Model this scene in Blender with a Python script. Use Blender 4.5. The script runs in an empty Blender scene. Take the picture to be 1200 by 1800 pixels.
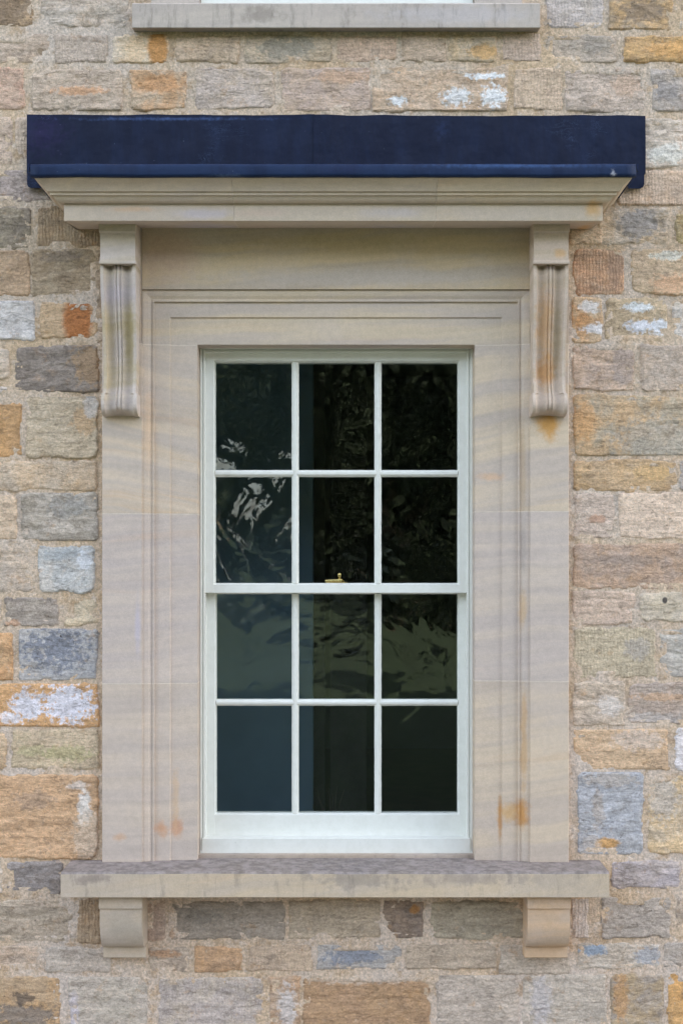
import bpy, math, random
from mathutils import Vector, noise as MN

# ------------------------------------------------------------------ camera, sky, sun, exposure
SC = bpy.context.scene
COL = SC.collection
S = 0.0021            # metres per photo pixel on the rubble wall plane
D = 4.5               # camera distance from the rubble wall plane
XC, YC = 610.0, 1000.0    # where the optical axis meets the photograph
ZC = 1.75             # camera height above the ground

cam_d = bpy.data.cameras.new('camera')
cam = bpy.data.objects.new('camera', cam_d)
COL.objects.link(cam)
cam.location = (0, -D, ZC)
cam.rotation_euler = (math.radians(90), 0, 0)
cam_d.sensor_fit = 'VERTICAL'
cam_d.sensor_height = 36
cam_d.lens = 36 * D / (1800 * S)
cam_d.shift_x = (600 - XC) / 1800
cam_d.shift_y = (YC - 900) / 1800
cam_d.clip_end = 500
cam_d.dof.use_dof = True          # focused on the wall; what the glass mirrors lies far behind and goes soft
cam_d.dof.focus_distance = D - 0.03
cam_d.dof.aperture_fstop = 4.0
SC.camera = cam

SUN_EL = math.radians(27)
SUN_DIR = Vector((0.88, 0.475, 0))          # horizontal direction towards the sun: behind the house, to the right
world = bpy.data.worlds.new('World')
SC.world = world
world.use_nodes = True
wn = world.node_tree
wn.nodes.clear()
w_out = wn.nodes.new('ShaderNodeOutputWorld')
w_bg = wn.nodes.new('ShaderNodeBackground')
w_sky = wn.nodes.new('ShaderNodeTexSky')
w_sky.sky_type = 'NISHITA'
w_sky.sun_disc = False
w_sky.sun_elevation = SUN_EL
w_sky.sun_rotation = math.atan2(SUN_DIR.x, SUN_DIR.y)
w_sky.air_density = 1.0
w_sky.dust_density = 3.0
w_sky.ozone_density = 1.0
w_hsv = wn.nodes.new('ShaderNodeHueSaturation')
w_hsv.inputs['Saturation'].default_value = 0.56
wn.links.new(w_sky.outputs[0], w_hsv.inputs['Color'])
wn.links.new(w_hsv.outputs[0], w_bg.inputs['Color'])
w_bg.inputs['Strength'].default_value = 0.12
wn.links.new(w_bg.outputs[0], w_out.inputs['Surface'])

sun_d = bpy.data.lights.new('sun', 'SUN')
sun_d.energy = 4.0
sun_d.angle = math.radians(0.53)
sun_d.color = (1.0, 0.93, 0.82)
sun = bpy.data.objects.new('sun', sun_d)
COL.objects.link(sun)
to_sun = Vector((SUN_DIR.x * math.cos(SUN_EL), SUN_DIR.y * math.cos(SUN_EL), math.sin(SUN_EL)))
sun.rotation_euler = to_sun.to_track_quat('Z', 'Y').to_euler()
sun.location = (12, 9, 14)

vs = SC.view_settings
vs.view_transform = 'Standard'
vs.look = 'None'
vs.gamma = 1
vs.exposure = 3.0
vs.use_curve_mapping = False
SC.cycles.max_bounces = 10
SC.cycles.transparent_max_bounces = 16

# ------------------------------------------------------------------ helpers
def W(px, py, p=0.0):
    """point that the photograph shows at pixel (px,py) on the plane p metres in front of the wall"""
    k = S * (D - p) / D
    return Vector(((px - XC) * k, -p, ZC + (YC - py) * k))

ALB = 0.95
DESAT = 1.0
TINT = (1.09, 1.0, 0.95)
def lin(c):
    o = []
    for v in c:
        v = v / 255.0
        o.append(v / 12.92 if v <= 0.04045 else ((v + 0.055) / 1.055) ** 2.4)
    return tuple(o)
def alb(c, k=None):
    k = ALB if k is None else k
    c = lin(c)
    y = 0.3 * c[0] + 0.55 * c[1] + 0.15 * c[2]
    return tuple(min(0.85, (y + (v - y) * DESAT) * k * t) for v, t in zip(c, TINT))

def tag(o, label=None, cat=None, group=None, kind=None):
    if cat and not kind: kind = 'thing'
    if label: o['label'] = label
    if cat: o['category'] = cat
    if group: o['group'] = group
    if kind: o['kind'] = kind
    return o

def empty(name, loc, **kw):
    o = bpy.data.objects.new(name, None)
    o.empty_display_size = 0.1
    COL.objects.link(o)
    o.location = loc
    return tag(o, **kw)

WORLDPOS = {}
class MB:
    def __init__(self):
        self.v = []; self.f = []; self.m = []
    def add(self, vs_, fs, mi=0):
        b = len(self.v)
        self.v += [Vector(x) for x in vs_]
        for f in fs:
            self.f.append(tuple(i + b for i in f)); self.m.append(mi)
    def hexa(self, a, b, mi=0):
        """a, b: two loops of equal length -> closed solid"""
        n = len(a)
        fs = [tuple(range(n))[::-1], tuple(range(n, 2 * n))]
        for i in range(n):
            j = (i + 1) % n
            fs.append((i, j, n + j, n + i))
        self.add(list(a) + list(b), fs, mi)
    def boxpx(self, x0, x1, y0, y1, pf, pb, mi=0, bev=0):
        """box whose front rectangle lies at pixel bounds on plane pf, reaching back to plane pb"""
        A, B = W(x0, y1, pf), W(x1, y0, pf)
        self.box(A.x, B.x, A.z, B.z, pf, pb, mi, bev)
    def box(self, x0, x1, z0, z1, pf, pb, mi=0, bev=0):
        b = bev
        loop = lambda i, p: [Vector((x0 + i, -p, z0 + i)), Vector((x1 - i, -p, z0 + i)), Vector((x1 - i, -p, z1 - i)), Vector((x0 + i, -p, z1 - i))]
        if b:
            self.loft([loop(b, pf), loop(b * 0.3, pf - b * 0.3), loop(0, pf - b), loop(0, pb)], mi)
        else:
            self.hexa(loop(0, pf), loop(0, pb), mi)
    def loft(self, loops, mi=0, caps=True, closed=True):
        n = len(loops[0]); b = len(self.v)
        for l in loops: self.v += [Vector(x) for x in l]
        for k in range(len(loops) - 1):
            for i in range(n if closed else n - 1):
                j = (i + 1) % n
                self.f.append((b + k * n + i, b + k * n + j, b + (k + 1) * n + j, b + (k + 1) * n + i)); self.m.append(mi)
        if caps:
            self.f.append(tuple(b + i for i in range(n))[::-1]); self.m.append(mi)
            self.f.append(tuple(b + (len(loops) - 1) * n + i for i in range(n))); self.m.append(mi)
    def tube(self, pts, rads, seg=8, mi=0):
        loops = []
        for i, p in enumerate(pts):
            p = Vector(p)
            t = (Vector(pts[min(i + 1, len(pts) - 1)]) - Vector(pts[max(i - 1, 0)])).normalized()
            u = t.orthogonal().normalized() if abs(t.z) < 0.9 else t.cross(Vector((1, 0, 0))).normalized()
            w = t.cross(u)
            r = rads[i] if hasattr(rads, '__len__') else rads
            loops.append([p + (u * math.cos(a) + w * math.sin(a)) * r for a in [2 * math.pi * k / seg for k in range(seg)]])
        self.loft(loops, mi)
    def build(self, name, mats, parent=None, origin=None, smooth=False, loc=None):
        if not isinstance(mats, (list, tuple)): mats = [mats]
        if origin is None:
            n = len(self.v)
            lo = Vector([min(v[i] for v in self.v) for i in range(3)]); hi = Vector([max(v[i] for v in self.v) for i in range(3)])
            origin = (lo + hi) / 2
        me = bpy.data.meshes.new(name)
        me.from_pydata([v - origin for v in self.v], [], self.f)
        for m in mats: me.materials.append(m)
        if len(mats) > 1: me.polygons.foreach_set('material_index', self.m)
        import bmesh
        bm = bmesh.new(); bm.from_mesh(me)
        bmesh.ops.recalc_face_normals(bm, faces=bm.faces)
        bm.to_mesh(me); bm.free()
        if smooth:
            me.polygons.foreach_set('use_smooth', [True] * len(me.polygons))
            if smooth != 'all':
                try: me.set_sharp_from_angle(angle=math.radians(35))
                except Exception: pass
        return link(name, me, parent, origin)

def link(name, me, parent, origin):
    o = bpy.data.objects.new(name, me)
    COL.objects.link(o)
    off = Vector((0, 0, 0))
    if parent is not None:
        o.parent = parent
        off = WORLDPOS.get(parent.name, Vector((0, 0, 0)))
        if parent.name not in WORLDPOS:
            q = parent
            while q is not None:
                off = off + q.location; q = q.parent
            WORLDPOS[parent.name] = off
    o.location = Vector(origin) - off
    WORLDPOS[o.name] = Vector(origin)
    return o

# ------------------------------------------------------------------ materials
class N:
    def __init__(self, name):
        self.m = bpy.data.materials.new(name); self.m.use_nodes = True
        self.t = self.m.node_tree; self.t.nodes.clear()
        self.out = self.t.nodes.new('ShaderNodeOutputMaterial')
        self.b = self.t.nodes.new('ShaderNodeBsdfPrincipled')
        self.t.links.new(self.b.outputs[0], self.out.inputs['Surface'])
    def n(self, typ, ins=None, **props):
        nd = self.t.nodes.new(typ)
        for k, v in props.items(): setattr(nd, k, v)
        for k, v in (ins or {}).items(): self.set(nd.inputs[k], v)
        return nd
    def set(self, sock, v):
        if isinstance(v, bpy.types.NodeSocket): self.t.links.new(v, sock)
        elif isinstance(v, bpy.types.Node): self.t.links.new(v.outputs[0], sock)
        else: sock.default_value = v
    def math(self, op, a, b=0.0, c=0.0, clamp=False):
        nd = self.t.nodes.new('ShaderNodeMath'); nd.operation = op; nd.use_clamp = clamp
        for i, v in enumerate((a, b, c)): self.set(nd.inputs[i], v)
        return nd.outputs[0]
    def vmath(self, op, a, b=(0, 0, 0), s=None):
        nd = self.t.nodes.new('ShaderNodeVectorMath'); nd.operation = op
        self.set(nd.inputs[0], a)
        if op != 'LENGTH' and op != 'SCALE': self.set(nd.inputs[1], b)
        if s is not None: self.set(nd.inputs['Scale'], s)
        return nd.outputs['Value'] if op == 'LENGTH' else nd.outputs[0]
    def noise(self, vec, scale, detail=4, rough=0.6, dist=0.0):
        nd = self.n('ShaderNodeTexNoise', {'Vector': vec, 'Scale': scale, 'Detail': detail, 'Roughness': rough, 'Distortion': dist})
        return nd.outputs['Fac']
    def step(self, v, lo, hi, a=0.0, b=1.0):
        nd = self.t.nodes.new('ShaderNodeMapRange'); nd.interpolation_type = 'SMOOTHSTEP'
        self.set(nd.inputs['Value'], v)
        for i, x in zip((1, 2, 3, 4), (lo, hi, a, b)): self.set(nd.inputs[i], x)
        return nd.outputs[0]
    def mix(self, f, a, b, mode='MIX'):
        nd = self.t.nodes.new('ShaderNodeMix'); nd.data_type = 'RGBA'; nd.blend_type = mode
        self.set(nd.inputs[0], f); self.set(nd.inputs[6], a); self.set(nd.inputs[7], b)
        return nd.outputs[2]
    def attr(self, name, out='Color'):
        nd = self.n('ShaderNodeAttribute', attribute_type='OBJECT', attribute_name=name)
        return nd.outputs[out]
    def rgb(self, f):
        """grey colour from value"""
        nd = self.t.nodes.new('ShaderNodeCombineColor')
        for i in range(3): self.set(nd.inputs[i], f)
        return nd.outputs[0]
    def coords(self):
        tc = self.n('ShaderNodeTexCoord').outputs['Object']
        rnd = self.n('ShaderNodeObjectInfo').outputs['Random']
        off = self.vmath('SCALE', (31.7, 17.3, 23.9), s=rnd)
        return tc, self.vmath('ADD', tc, off)
    def bump(self, h, strength, dist, normal=None):
        ins = {'Height': h, 'Strength': strength, 'Distance': dist}
        if normal is not None: ins['Normal'] = normal
        return self.n('ShaderNodeBump', ins).outputs[0]

def c4(c): return (c[0], c[1], c[2], 1)

NP = 4
def patches(k, tc, vec, colour, scale, detail=6, soft=0.45):
    nz = k.math('SUBTRACT', k.noise(vec, scale, detail, 0.65), 0.5)
    for i in range(NP):
        cpos = k.attr('patch_pos_%d' % i, 'Vector')
        rinv = k.attr('patch_inv_%d' % i, 'Vector')       # 1/rx, noise amount, 1/rz
        pc = k.attr('patch_col_%d' % i, 'Color')
        op = k.attr('patch_amt_%d' % i, 'Fac')
        d = k.vmath('SUBTRACT', tc, cpos)
        sep = k.n('ShaderNodeSeparateXYZ', {0: d}); sr = k.n('ShaderNodeSeparateXYZ', {0: rinv})
        dx = k.math('MULTIPLY', sep.outputs[0], sr.outputs[0]); dz = k.math('MULTIPLY', sep.outputs[2], sr.outputs[2])
        ln = k.math('SQRT', k.math('ADD', k.math('MULTIPLY', dx, dx), k.math('MULTIPLY', dz, dz)))
        v = k.math('ADD', k.math('SUBTRACT', 1.0, ln), k.math('MULTIPLY', nz, sr.outputs[1]))
        m = k.step(v, 0.0, soft)
        colour = k.mix(k.math('MULTIPLY', m, op), colour, pc)
    return colour

def set_patches(o, plist, origin):
    """plist: (px,py,rx,ry,colour,noise,amount,p)"""
    for i in range(NP):
        if i < len(plist):
            px, py, rx, ry, c, nz, amt = plist[i][:7]
            w = W(px, py, plist[i][7] if len(plist[i]) > 7 else 0.02) - origin
            o['patch_pos_%d' % i] = [w.x, 0.0, w.z]
            o['patch_inv_%d' % i] = [1 / (rx * 1.15 * S), nz * 1.5, 1 / (ry * 1.15 * S)]
            o['patch_col_%d' % i] = list(alb(c))
            o['patch_amt_%d' % i] = float(amt)
        else:
            o['patch_pos_%d' % i] = [0.0, 0.0, 50.0]
            o['patch_inv_%d' % i] = [10.0, 0.0, 10.0]
            o['patch_col_%d' % i] = [0.3, 0.3, 0.3]
            o['patch_amt_%d' % i] = 0.0

def mat_rubble():
    k = N('rubble_sandstone')
    tc, v = k.coords()
    c1, c2 = k.attr('tone_a'), k.attr('tone_b')
    f = k.step(k.noise(v, 11, 7, 0.66, 0.4), 0.40, 0.62)
    col = k.mix(f, c1, c2)
    bed = k.n('ShaderNodeMapping', {'Vector': v, 'Scale': (5, 5, 42)}).outputs[0]
    b = k.noise(bed, 1.0, 5, 0.6, 0.6)
    col = k.mix(1.0, col, k.rgb(k.step(b, 0.25, 0.75, 0.80, 1.16)), 'MULTIPLY')
    # warm iron staining and cool lichen, in small irregular clouds
    w = k.step(k.noise(k.vmath('ADD', v, (7.1, 3.3, 1.9)), 19, 6, 0.7), 0.56, 0.72)
    col = k.mix(k.math('MULTIPLY', w, 0.42), col, c4(alb((186, 146, 98))))
    g = k.step(k.noise(k.vmath('ADD', v, (2.7, 9.3, 5.1)), 15, 7, 0.72), 0.57, 0.70)
    col = k.mix(k.math('MULTIPLY', g, 0.42), col, c4(alb((138, 134, 126))))
    pale = k.step(k.noise(k.vmath('ADD', v, (4.7, 1.3, 8.1)), 26, 7, 0.72), 0.60, 0.72)
    col = k.mix(k.math('MULTIPLY', pale, 0.40), col, c4(alb((212, 204, 192))))
    col = patches(k, tc, v, col, 52, 7)
    fine = k.noise(v, 260, 3, 0.7)
    col = k.mix(1.0, col, k.rgb(k.step(fine, 0.3, 0.7, 0.83, 1.17)), 'MULTIPLY')
    mid = k.noise(k.n('ShaderNodeMapping', {'Vector': v, 'Scale': (70, 70, 105)}).outputs[0], 1.0, 5, 0.68)
    col = k.mix(1.0, col, k.rgb(k.step(mid, 0.30, 0.70, 0.80, 1.19)), 'MULTIPLY')
    cm = k.n('ShaderNodeMapping', {'Vector': v, 'Scale': (19, 19, 46)}).outputs[0]
    cn = k.noise(cm, 1.0, 6, 0.62, 0.9)
    cmask = k.step(k.noise(k.vmath('ADD', v, (5.5, 6.6, 7.7)), 16, 4, 0.6), 0.46, 0.60)
    crev = k.math('MULTIPLY', k.step(k.math('ABSOLUTE', k.math('SUBTRACT', cn, 0.5)), 0.0, 0.022, 1.0, 0.0), cmask)
    col = k.mix(k.math('MULTIPLY', crev, 0.42), col, c4(alb((104, 92, 78))))
    pit = k.step(k.noise(k.vmath('ADD', v, (1.1, 2.2, 3.3)), 75, 3, 0.6), 0.66, 0.74)
    col = k.mix(k.math('MULTIPLY', pit, k.attr('pits', 'Fac')), col, c4(alb((70, 62, 55))))
    k.set(k.b.inputs['Base Color'], col)
    k.b.inputs['Roughness'].default_value = 0.92
    k.b.inputs['Specular IOR Level'].default_value = 0.25
    # relief: grain, broken bedding, chisel tooling
    wv = k.n('ShaderNodeTexWave', {'Vector': v, 'Scale': 26.0, 'Distortion': 5.0, 'Detail': 3.0, 'Detail Scale': 1.2}, bands_direction='X').outputs['Fac']
    h = k.math('ADD', k.math('MULTIPLY', k.noise(v, 48, 8, 0.72), 1.0), k.math('MULTIPLY', b, 0.45))
    h = k.math('ADD', h, k.math('MULTIPLY', wv, k.math('MULTIPLY', k.attr('tooling', 'Fac'), 0.22)))
    h = k.math('ADD', h, k.math('MULTIPLY', fine, 0.25))
    h = k.math('SUBTRACT', h, k.math('MULTIPLY', pit, 0.35))
    h = k.math('ADD', h, k.math('MULTIPLY', k.step(cn, 0.36, 0.64), 0.34))
    h = k.math('SUBTRACT', h, k.math('MULTIPLY', crev, 0.3))
    k.set(k.b.inputs['Normal'], k.bump(h, 0.75, 0.010))
    return k.m

def mat_mortar():
    k = N('lime_mortar')
    tc = k.n('ShaderNodeTexCoord').outputs['Object']
    f = k.step(k.noise(tc, 2.6, 5, 0.6), 0.35, 0.65)
    col = k.mix(f, c4(alb((200, 180, 152), 1.06)), c4(alb((200, 190, 178), 1.06)))
    f2 = k.step(k.noise(k.vmath('ADD', tc, (3, 1, 7)), 12, 7, 0.72), 0.50, 0.64)
    col = k.mix(k.math('MULTIPLY', f2, 0.65), col, c4(alb((182, 156, 122))))
    f3 = k.step(k.noise(k.vmath('ADD', tc, (8, 2, 1)), 20, 7, 0.72), 0.53, 0.66)
    col = k.mix(k.math('MULTIPLY', f3, 0.65), col, c4(alb((214, 206, 196), 1.05)))
    f4 = k.step(k.noise(k.vmath('ADD', tc, (1, 9, 4)), 17, 7, 0.72), 0.56, 0.68)
    col = k.mix(k.math('MULTIPLY', f4, 0.5), col, c4(alb((150, 142, 132))))
    mid = k.noise(tc, 80, 5, 0.68)
    col = k.mix(1.0, col, k.rgb(k.step(mid, 0.33, 0.67, 0.78, 1.2)), 'MULTIPLY')
    grit = k.n('ShaderNodeTexVoronoi', {'Vector': tc, 'Scale': 210.0}, feature='F1')
    gc = k.step(grit.outputs['Distance'], 0.05, 0.6, 1.07, 0.93)
    col = k.mix(1.0, col, k.rgb(gc), 'MULTIPLY')
    fine = k.noise(tc, 150, 5, 0.75)
    col = k.mix(1.0, col, k.rgb(k.step(fine, 0.25, 0.75, 0.78, 1.2)), 'MULTIPLY')
    dk = k.step(k.noise(tc, 90, 3, 0.6), 0.68, 0.76)
    col = k.mix(k.math('MULTIPLY', dk, 0.5), col, c4(alb((92, 80, 68))))
    k.set(k.b.inputs['Base Color'], col)
    k.b.inputs['Roughness'].default_value = 0.95
    k.b.inputs['Specular IOR Level'].default_value = 0.2
    h = k.math('ADD', k.noise(tc, 55, 8, 0.72), k.math('MULTIPLY', gc, 0.25))
    k.set(k.b.inputs['Normal'], k.bump(h, 0.9, 0.010))
    return k.m

def mat_dressed(name='dressed_sandstone', top=False):
    k = N(name)
    tc, v = k.coords()
    ang = k.attr('bed_angle', 'Fac')
    rot = k.n('ShaderNodeVectorRotate', {'Vector': v, 'Angle': ang}, rotation_type='Y_AXIS').outputs[0]
    warp = k.n('ShaderNodeTexNoise', {'Vector': v, 'Scale': 3.0, 'Detail': 2.0})
    rot2 = k.vmath('ADD', rot, k.vmath('SCALE', k.vmath('SUBTRACT', warp.outputs['Color'], (0.5, 0.5, 0.5)), s=0.06))
    m1 = k.n('ShaderNodeMapping', {'Vector': rot2, 'Scale': (0.9, 0.9, 15)}).outputs[0]
    m2 = k.n('ShaderNodeMapping', {'Vector': rot2, 'Scale': (1.5, 1.5, 38)}).outputs[0]
    a = k.noise(m1, 1.0, 3, 0.55); b2 = k.noise(m2, 1.0, 4, 0.6)
    c1, c2 = k.attr('tone_a'), k.attr('tone_b')
    col = k.mix(k.step(a, 0.38, 0.62, 0.15, 0.85), c1, c2)
    col = k.mix(1.0, col, k.rgb(k.step(b2, 0.3, 0.7, 0.955, 1.045)), 'MULTIPLY')
    cl = k.step(k.noise(v, 5, 5, 0.6), 0.45, 0.7)
    col = k.mix(k.math('MULTIPLY', cl, 0.35), col, c4(alb((194, 186, 178))))
    wm = k.step(k.noise(k.vmath('ADD', m1, (3.3, 0, 7.7)), 0.7, 4, 0.6), 0.58, 0.74)
    col = k.mix(k.math('MULTIPLY', wm, k.attr('iron', 'Fac')), col, c4(alb((204, 172, 132))))
    col = patches(k, tc, v, col, 26, 6, 0.8)
    fine = k.noise(v, 330, 3, 0.7)
    col = k.mix(1.0, col, k.rgb(k.step(fine, 0.25, 0.75, 0.90, 1.09)), 'MULTIPLY')
    md = k.noise(v, 45, 5, 0.7)
    col = k.mix(1.0, col, k.rgb(k.step(md, 0.25, 0.75, 0.94, 1.06)), 'MULTIPLY')
    gr = k.attr('grime', 'Fac')
    st = k.n('ShaderNodeMapping', {'Vector': v, 'Scale': (34, 34, 7)}).outputs[0]
    gm = k.step(k.noise(st, 1.0, 7, 0.72), 0.50, 0.72)
    col = k.mix(k.math('MULTIPLY', gm, gr), col, c4(alb((108, 104, 98))))
    if top:
        s2 = k.step(k.noise(v, 28, 8, 0.75), 0.36, 0.64)
        col = k.mix(0.8, col, k.mix(s2, c4(alb((94, 91, 92))), c4(alb((146, 141, 142)))))
    k.set(k.b.inputs['Base Color'], col)
    k.b.inputs['Roughness'].default_value = 0.88
    k.b.inputs['Specular IOR Level'].default_value = 0.25
    h = k.math('ADD', k.math('MULTIPLY', fine, 0.4), k.math('ADD', k.math('MULTIPLY', b2, 0.35), k.math('MULTIPLY', md, 0.8)))
    bv = k.n('ShaderNodeBevel', {'Radius': 0.003}, samples=4).outputs[0]
    k.set(k.b.inputs['Normal'], k.bump(h, 0.6 if top else 0.35, 0.006 if top else 0.003, bv))
    return k.m

def mat_lead():
    k = N('sky_tinted_lead')  # bare lead; its navy tones hold the blue sky's reflection in the colour
    tc, v = k.coords()
    st = k.n('ShaderNodeMapping', {'Vector': v, 'Scale': (14, 14, 3)}).outputs[0]
    f = k.step(k.noise(st, 1.0, 6, 0.65), 0.40, 0.70)
    col = k.mix(f, k.attr('tone_a'), k.attr('tone_b'))
    sc_ = k.n('ShaderNodeMapping', {'Vector': v, 'Rotation': (0, 0.5, 0), 'Scale': (9, 9, 30)}).outputs[0]
    wv = k.noise(sc_, 1.0, 5, 0.8, 1.5)
    line = k.step(k.math('ABSOLUTE', k.math('SUBTRACT', wv, 0.5)), 0.0, 0.009, 1.0, 0.0)
    msk = k.step(k.noise(v, 4.5, 4, 0.6), 0.55, 0.66)
    col = k.mix(k.math('MULTIPLY', k.math('MULTIPLY', line, msk), 0.4), col, (0.13, 0.20, 0.36, 1))
    sp = k.step(k.noise(v, 120, 2, 0.5), 0.77, 0.80)
    col = k.mix(k.math('MULTIPLY', sp, 0.5), col, (0.3, 0.38, 0.5, 1))
    col = patches(k, tc, v, col, 60, 6, 1.3)
    k.set(k.b.inputs['Base Color'], col)
    rr = k.step(k.noise(v, 9, 6, 0.7), 0.3, 0.7, 0.42, 0.62)
    k.set(k.b.inputs['Roughness'], rr)
    k.b.inputs['Specular IOR Level'].default_value = 0.16
    h = k.math('ADD', k.noise(v, 7, 3, 0.5), k.math('MULTIPLY', k.noise(v, 70, 4, 0.6), 0.06))
    k.set(k.b.inputs['Normal'], k.bump(h, 0.5, 0.02))
    return k.m

def mat_paint():
    k = N('cream_white_paint')
    tc, v = k.coords()
    f = k.noise(v, 30, 5, 0.65)
    col = k.mix(k.step(f, 0.35, 0.7), (0.775, 0.765, 0.70, 1), (0.73, 0.72, 0.65, 1))
    d = k.step(k.noise(v, 120, 4, 0.65), 0.64, 0.76)
    col = k.mix(k.math('MULTIPLY', d, 0.25), col, (0.35, 0.35, 0.30, 1))
    k.set(k.b.inputs['Base Color'], col)
    k.b.inputs['Roughness'].default_value = 0.38
    h = k.n('ShaderNodeMapping', {'Vector': v, 'Scale': (60, 60, 60)}).outputs[0]
    bv = k.n('ShaderNodeBevel', {'Radius': 0.0012}, samples=4).outputs[0]
    k.set(k.b.inputs['Normal'], k.bump(k.noise(h, 1.0, 3, 0.5), 0.12, 0.002, bv))
    return k.m

def mat_glass():
    k = N('old_window_glass')
    k.t.nodes.remove(k.b)
    tc, v = k.coords()
    lw = k.n('ShaderNodeLayerWeight', {'Blend': 0.5}).outputs['Facing']
    fr = k.math('ADD', 0.04, k.math('MULTIPLY', 0.955, k.math('POWER', lw, 5.0)))
    a = k.noise(v, 3.2, 2, 0.4, 0.8); b = k.noise(v, 11, 2, 0.5, 0.5)
    h = k.math('ADD', a, k.math('MULTIPLY', b, 0.16))
    nrm = k.bump(h, 1.0, k.attr('wave', 'Fac'))
    gl = k.n('ShaderNodeBsdfGlossy', {'Roughness': 0.0, 'Color': (1, 1, 1, 1), 'Normal': nrm})
    tr = k.n('ShaderNodeBsdfTransparent', {'Color': (0.93, 0.95, 0.94, 1)})
    mx = k.n('ShaderNodeMixShader', {0: fr, 1: tr.outputs[0], 2: gl.outputs[0]})
    k.t.links.new(mx.outputs[0], k.out.inputs['Surface'])
    return k.m

def mat_plain(name, c, rough=0.8, metal=0.0, var=0.15, scale=20, bump=0.0):
    k = N(name)
    tc, v = k.coords()
    f = k.step(k.noise(v, scale, 5, 0.65), 0.3, 0.7, 1 - var, 1 + var)
    col = k.mix(1.0, c4(c), k.rgb(f), 'MULTIPLY')
    k.set(k.b.inputs['Base Color'], col)
    k.b.inputs['Roughness'].default_value = rough
    k.b.inputs['Metallic'].default_value = metal
    if bump: k.set(k.b.inputs['Normal'], k.bump(k.noise(v, scale * 3, 4, 0.6), bump, 0.01))
    return k.m

M_RUB = mat_rubble(); M_MOR = mat_mortar(); M_DRS = mat_dressed(); M_TOP = mat_dressed('weathered_sill_top', True)
M_LEAD = mat_lead(); M_PAINT = mat_paint(); M_GLASS = mat_glass()
M_JOINT = mat_plain('lime_putty', alb((205, 198, 186)), 0.9, var=0.1, scale=60)
M_BRASS = mat_plain('polished_brass', (0.75, 0.55, 0.22), 0.25, 1.0, 0.06)
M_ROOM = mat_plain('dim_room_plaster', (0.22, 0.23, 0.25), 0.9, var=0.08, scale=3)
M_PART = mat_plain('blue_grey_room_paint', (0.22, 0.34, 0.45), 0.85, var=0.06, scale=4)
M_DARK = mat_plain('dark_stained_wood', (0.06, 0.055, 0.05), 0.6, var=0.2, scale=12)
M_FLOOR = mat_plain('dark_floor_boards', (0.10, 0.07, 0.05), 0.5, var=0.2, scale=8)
M_GRASS = mat_plain('mown_grass', (0.021, 0.041, 0.009), 0.9, var=0.3, scale=1.2, bump=0.5)
M_GRAVEL = mat_plain('pale_gravel', (0.34, 0.31, 0.27), 0.95, var=0.25, scale=30, bump=0.6)
M_LEAF = mat_plain('dark_leaves', (0.024, 0.036, 0.016), 0.7, var=0.5, scale=0.9)
M_BARK = mat_plain('brown_bark', (0.11, 0.085, 0.06), 0.9, var=0.3, scale=6, bump=0.5)
M_STICK = mat_plain('dark_reed', (0.05, 0.035, 0.025), 0.8)
M_BOTTLE = mat_plain('brown_bottle_glass', (0.05, 0.03, 0.02), 0.15)

def dress(o, a, b, ang=0.12, iron=0.3, grime=0.0, pl=()):
    o['tone_a'] = list(alb(a)); o['tone_b'] = list(alb(b))
    o['bed_angle'] = float(ang); o['iron'] = float(iron); o['grime'] = float(grime)
    set_patches(o, list(pl), WORLDPOS[o.name])
    return o

# ------------------------------------------------------------------ ground, house core, room
g = MB(); g.add([(-150, -160, 0), (150, -160, 0), (150, -2.4, 0), (-150, -2.4, 0)], [(0, 1, 2, 3)])
tag(g.build('lawn', M_GRASS, origin=Vector((0, -2.4, 0))), kind='structure')
g = MB(); g.add([(-150, -2.4, 0), (150, -2.4, 0), (150, 160, 0), (-150, 160, 0)], [(0, 1, 2, 3)])
tag(g.build('gravel_drive', M_GRAVEL, origin=Vector((0, 0, 0))), kind='structure')

wall = empty('stone_wall', (0, 0, 0), label='old house wall of coursed multicoloured sandstone blocks and lime mortar around the sash window', cat='wall')
# core with two window openings (world metres)
OX0, OX1 = W(192, 0).x, W(988, 0).x
OZ0, OZ1 = W(0, 1522).z, W(0, 420).z
UX0, UX1 = W(352, 0).x, W(832, 0).x
UZ0, UZ1 = W(0, -2).z, W(0, -620).z
XL, XR, HT = -11.0, 48.0, 13.5  # height and right end stretched out of view so the wall shades the lawn
c = MB()
def core(x0, x1, z0, z1): c.box(x0, x1, z0, z1, -0.02, -0.5)
core(XL, OX0, 0, HT); core(OX1, XR, 0, HT)
core(OX0, OX1, 0, OZ0); core(OX0, OX1, OZ1, UZ0)
core(OX0, UX0, UZ0, UZ1); core(UX1, OX1, UZ0, UZ1); core(OX0, OX1, UZ1, HT)
c.build('wall_core', M_MOR, wall, origin=Vector((0, 0, 0)))

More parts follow.
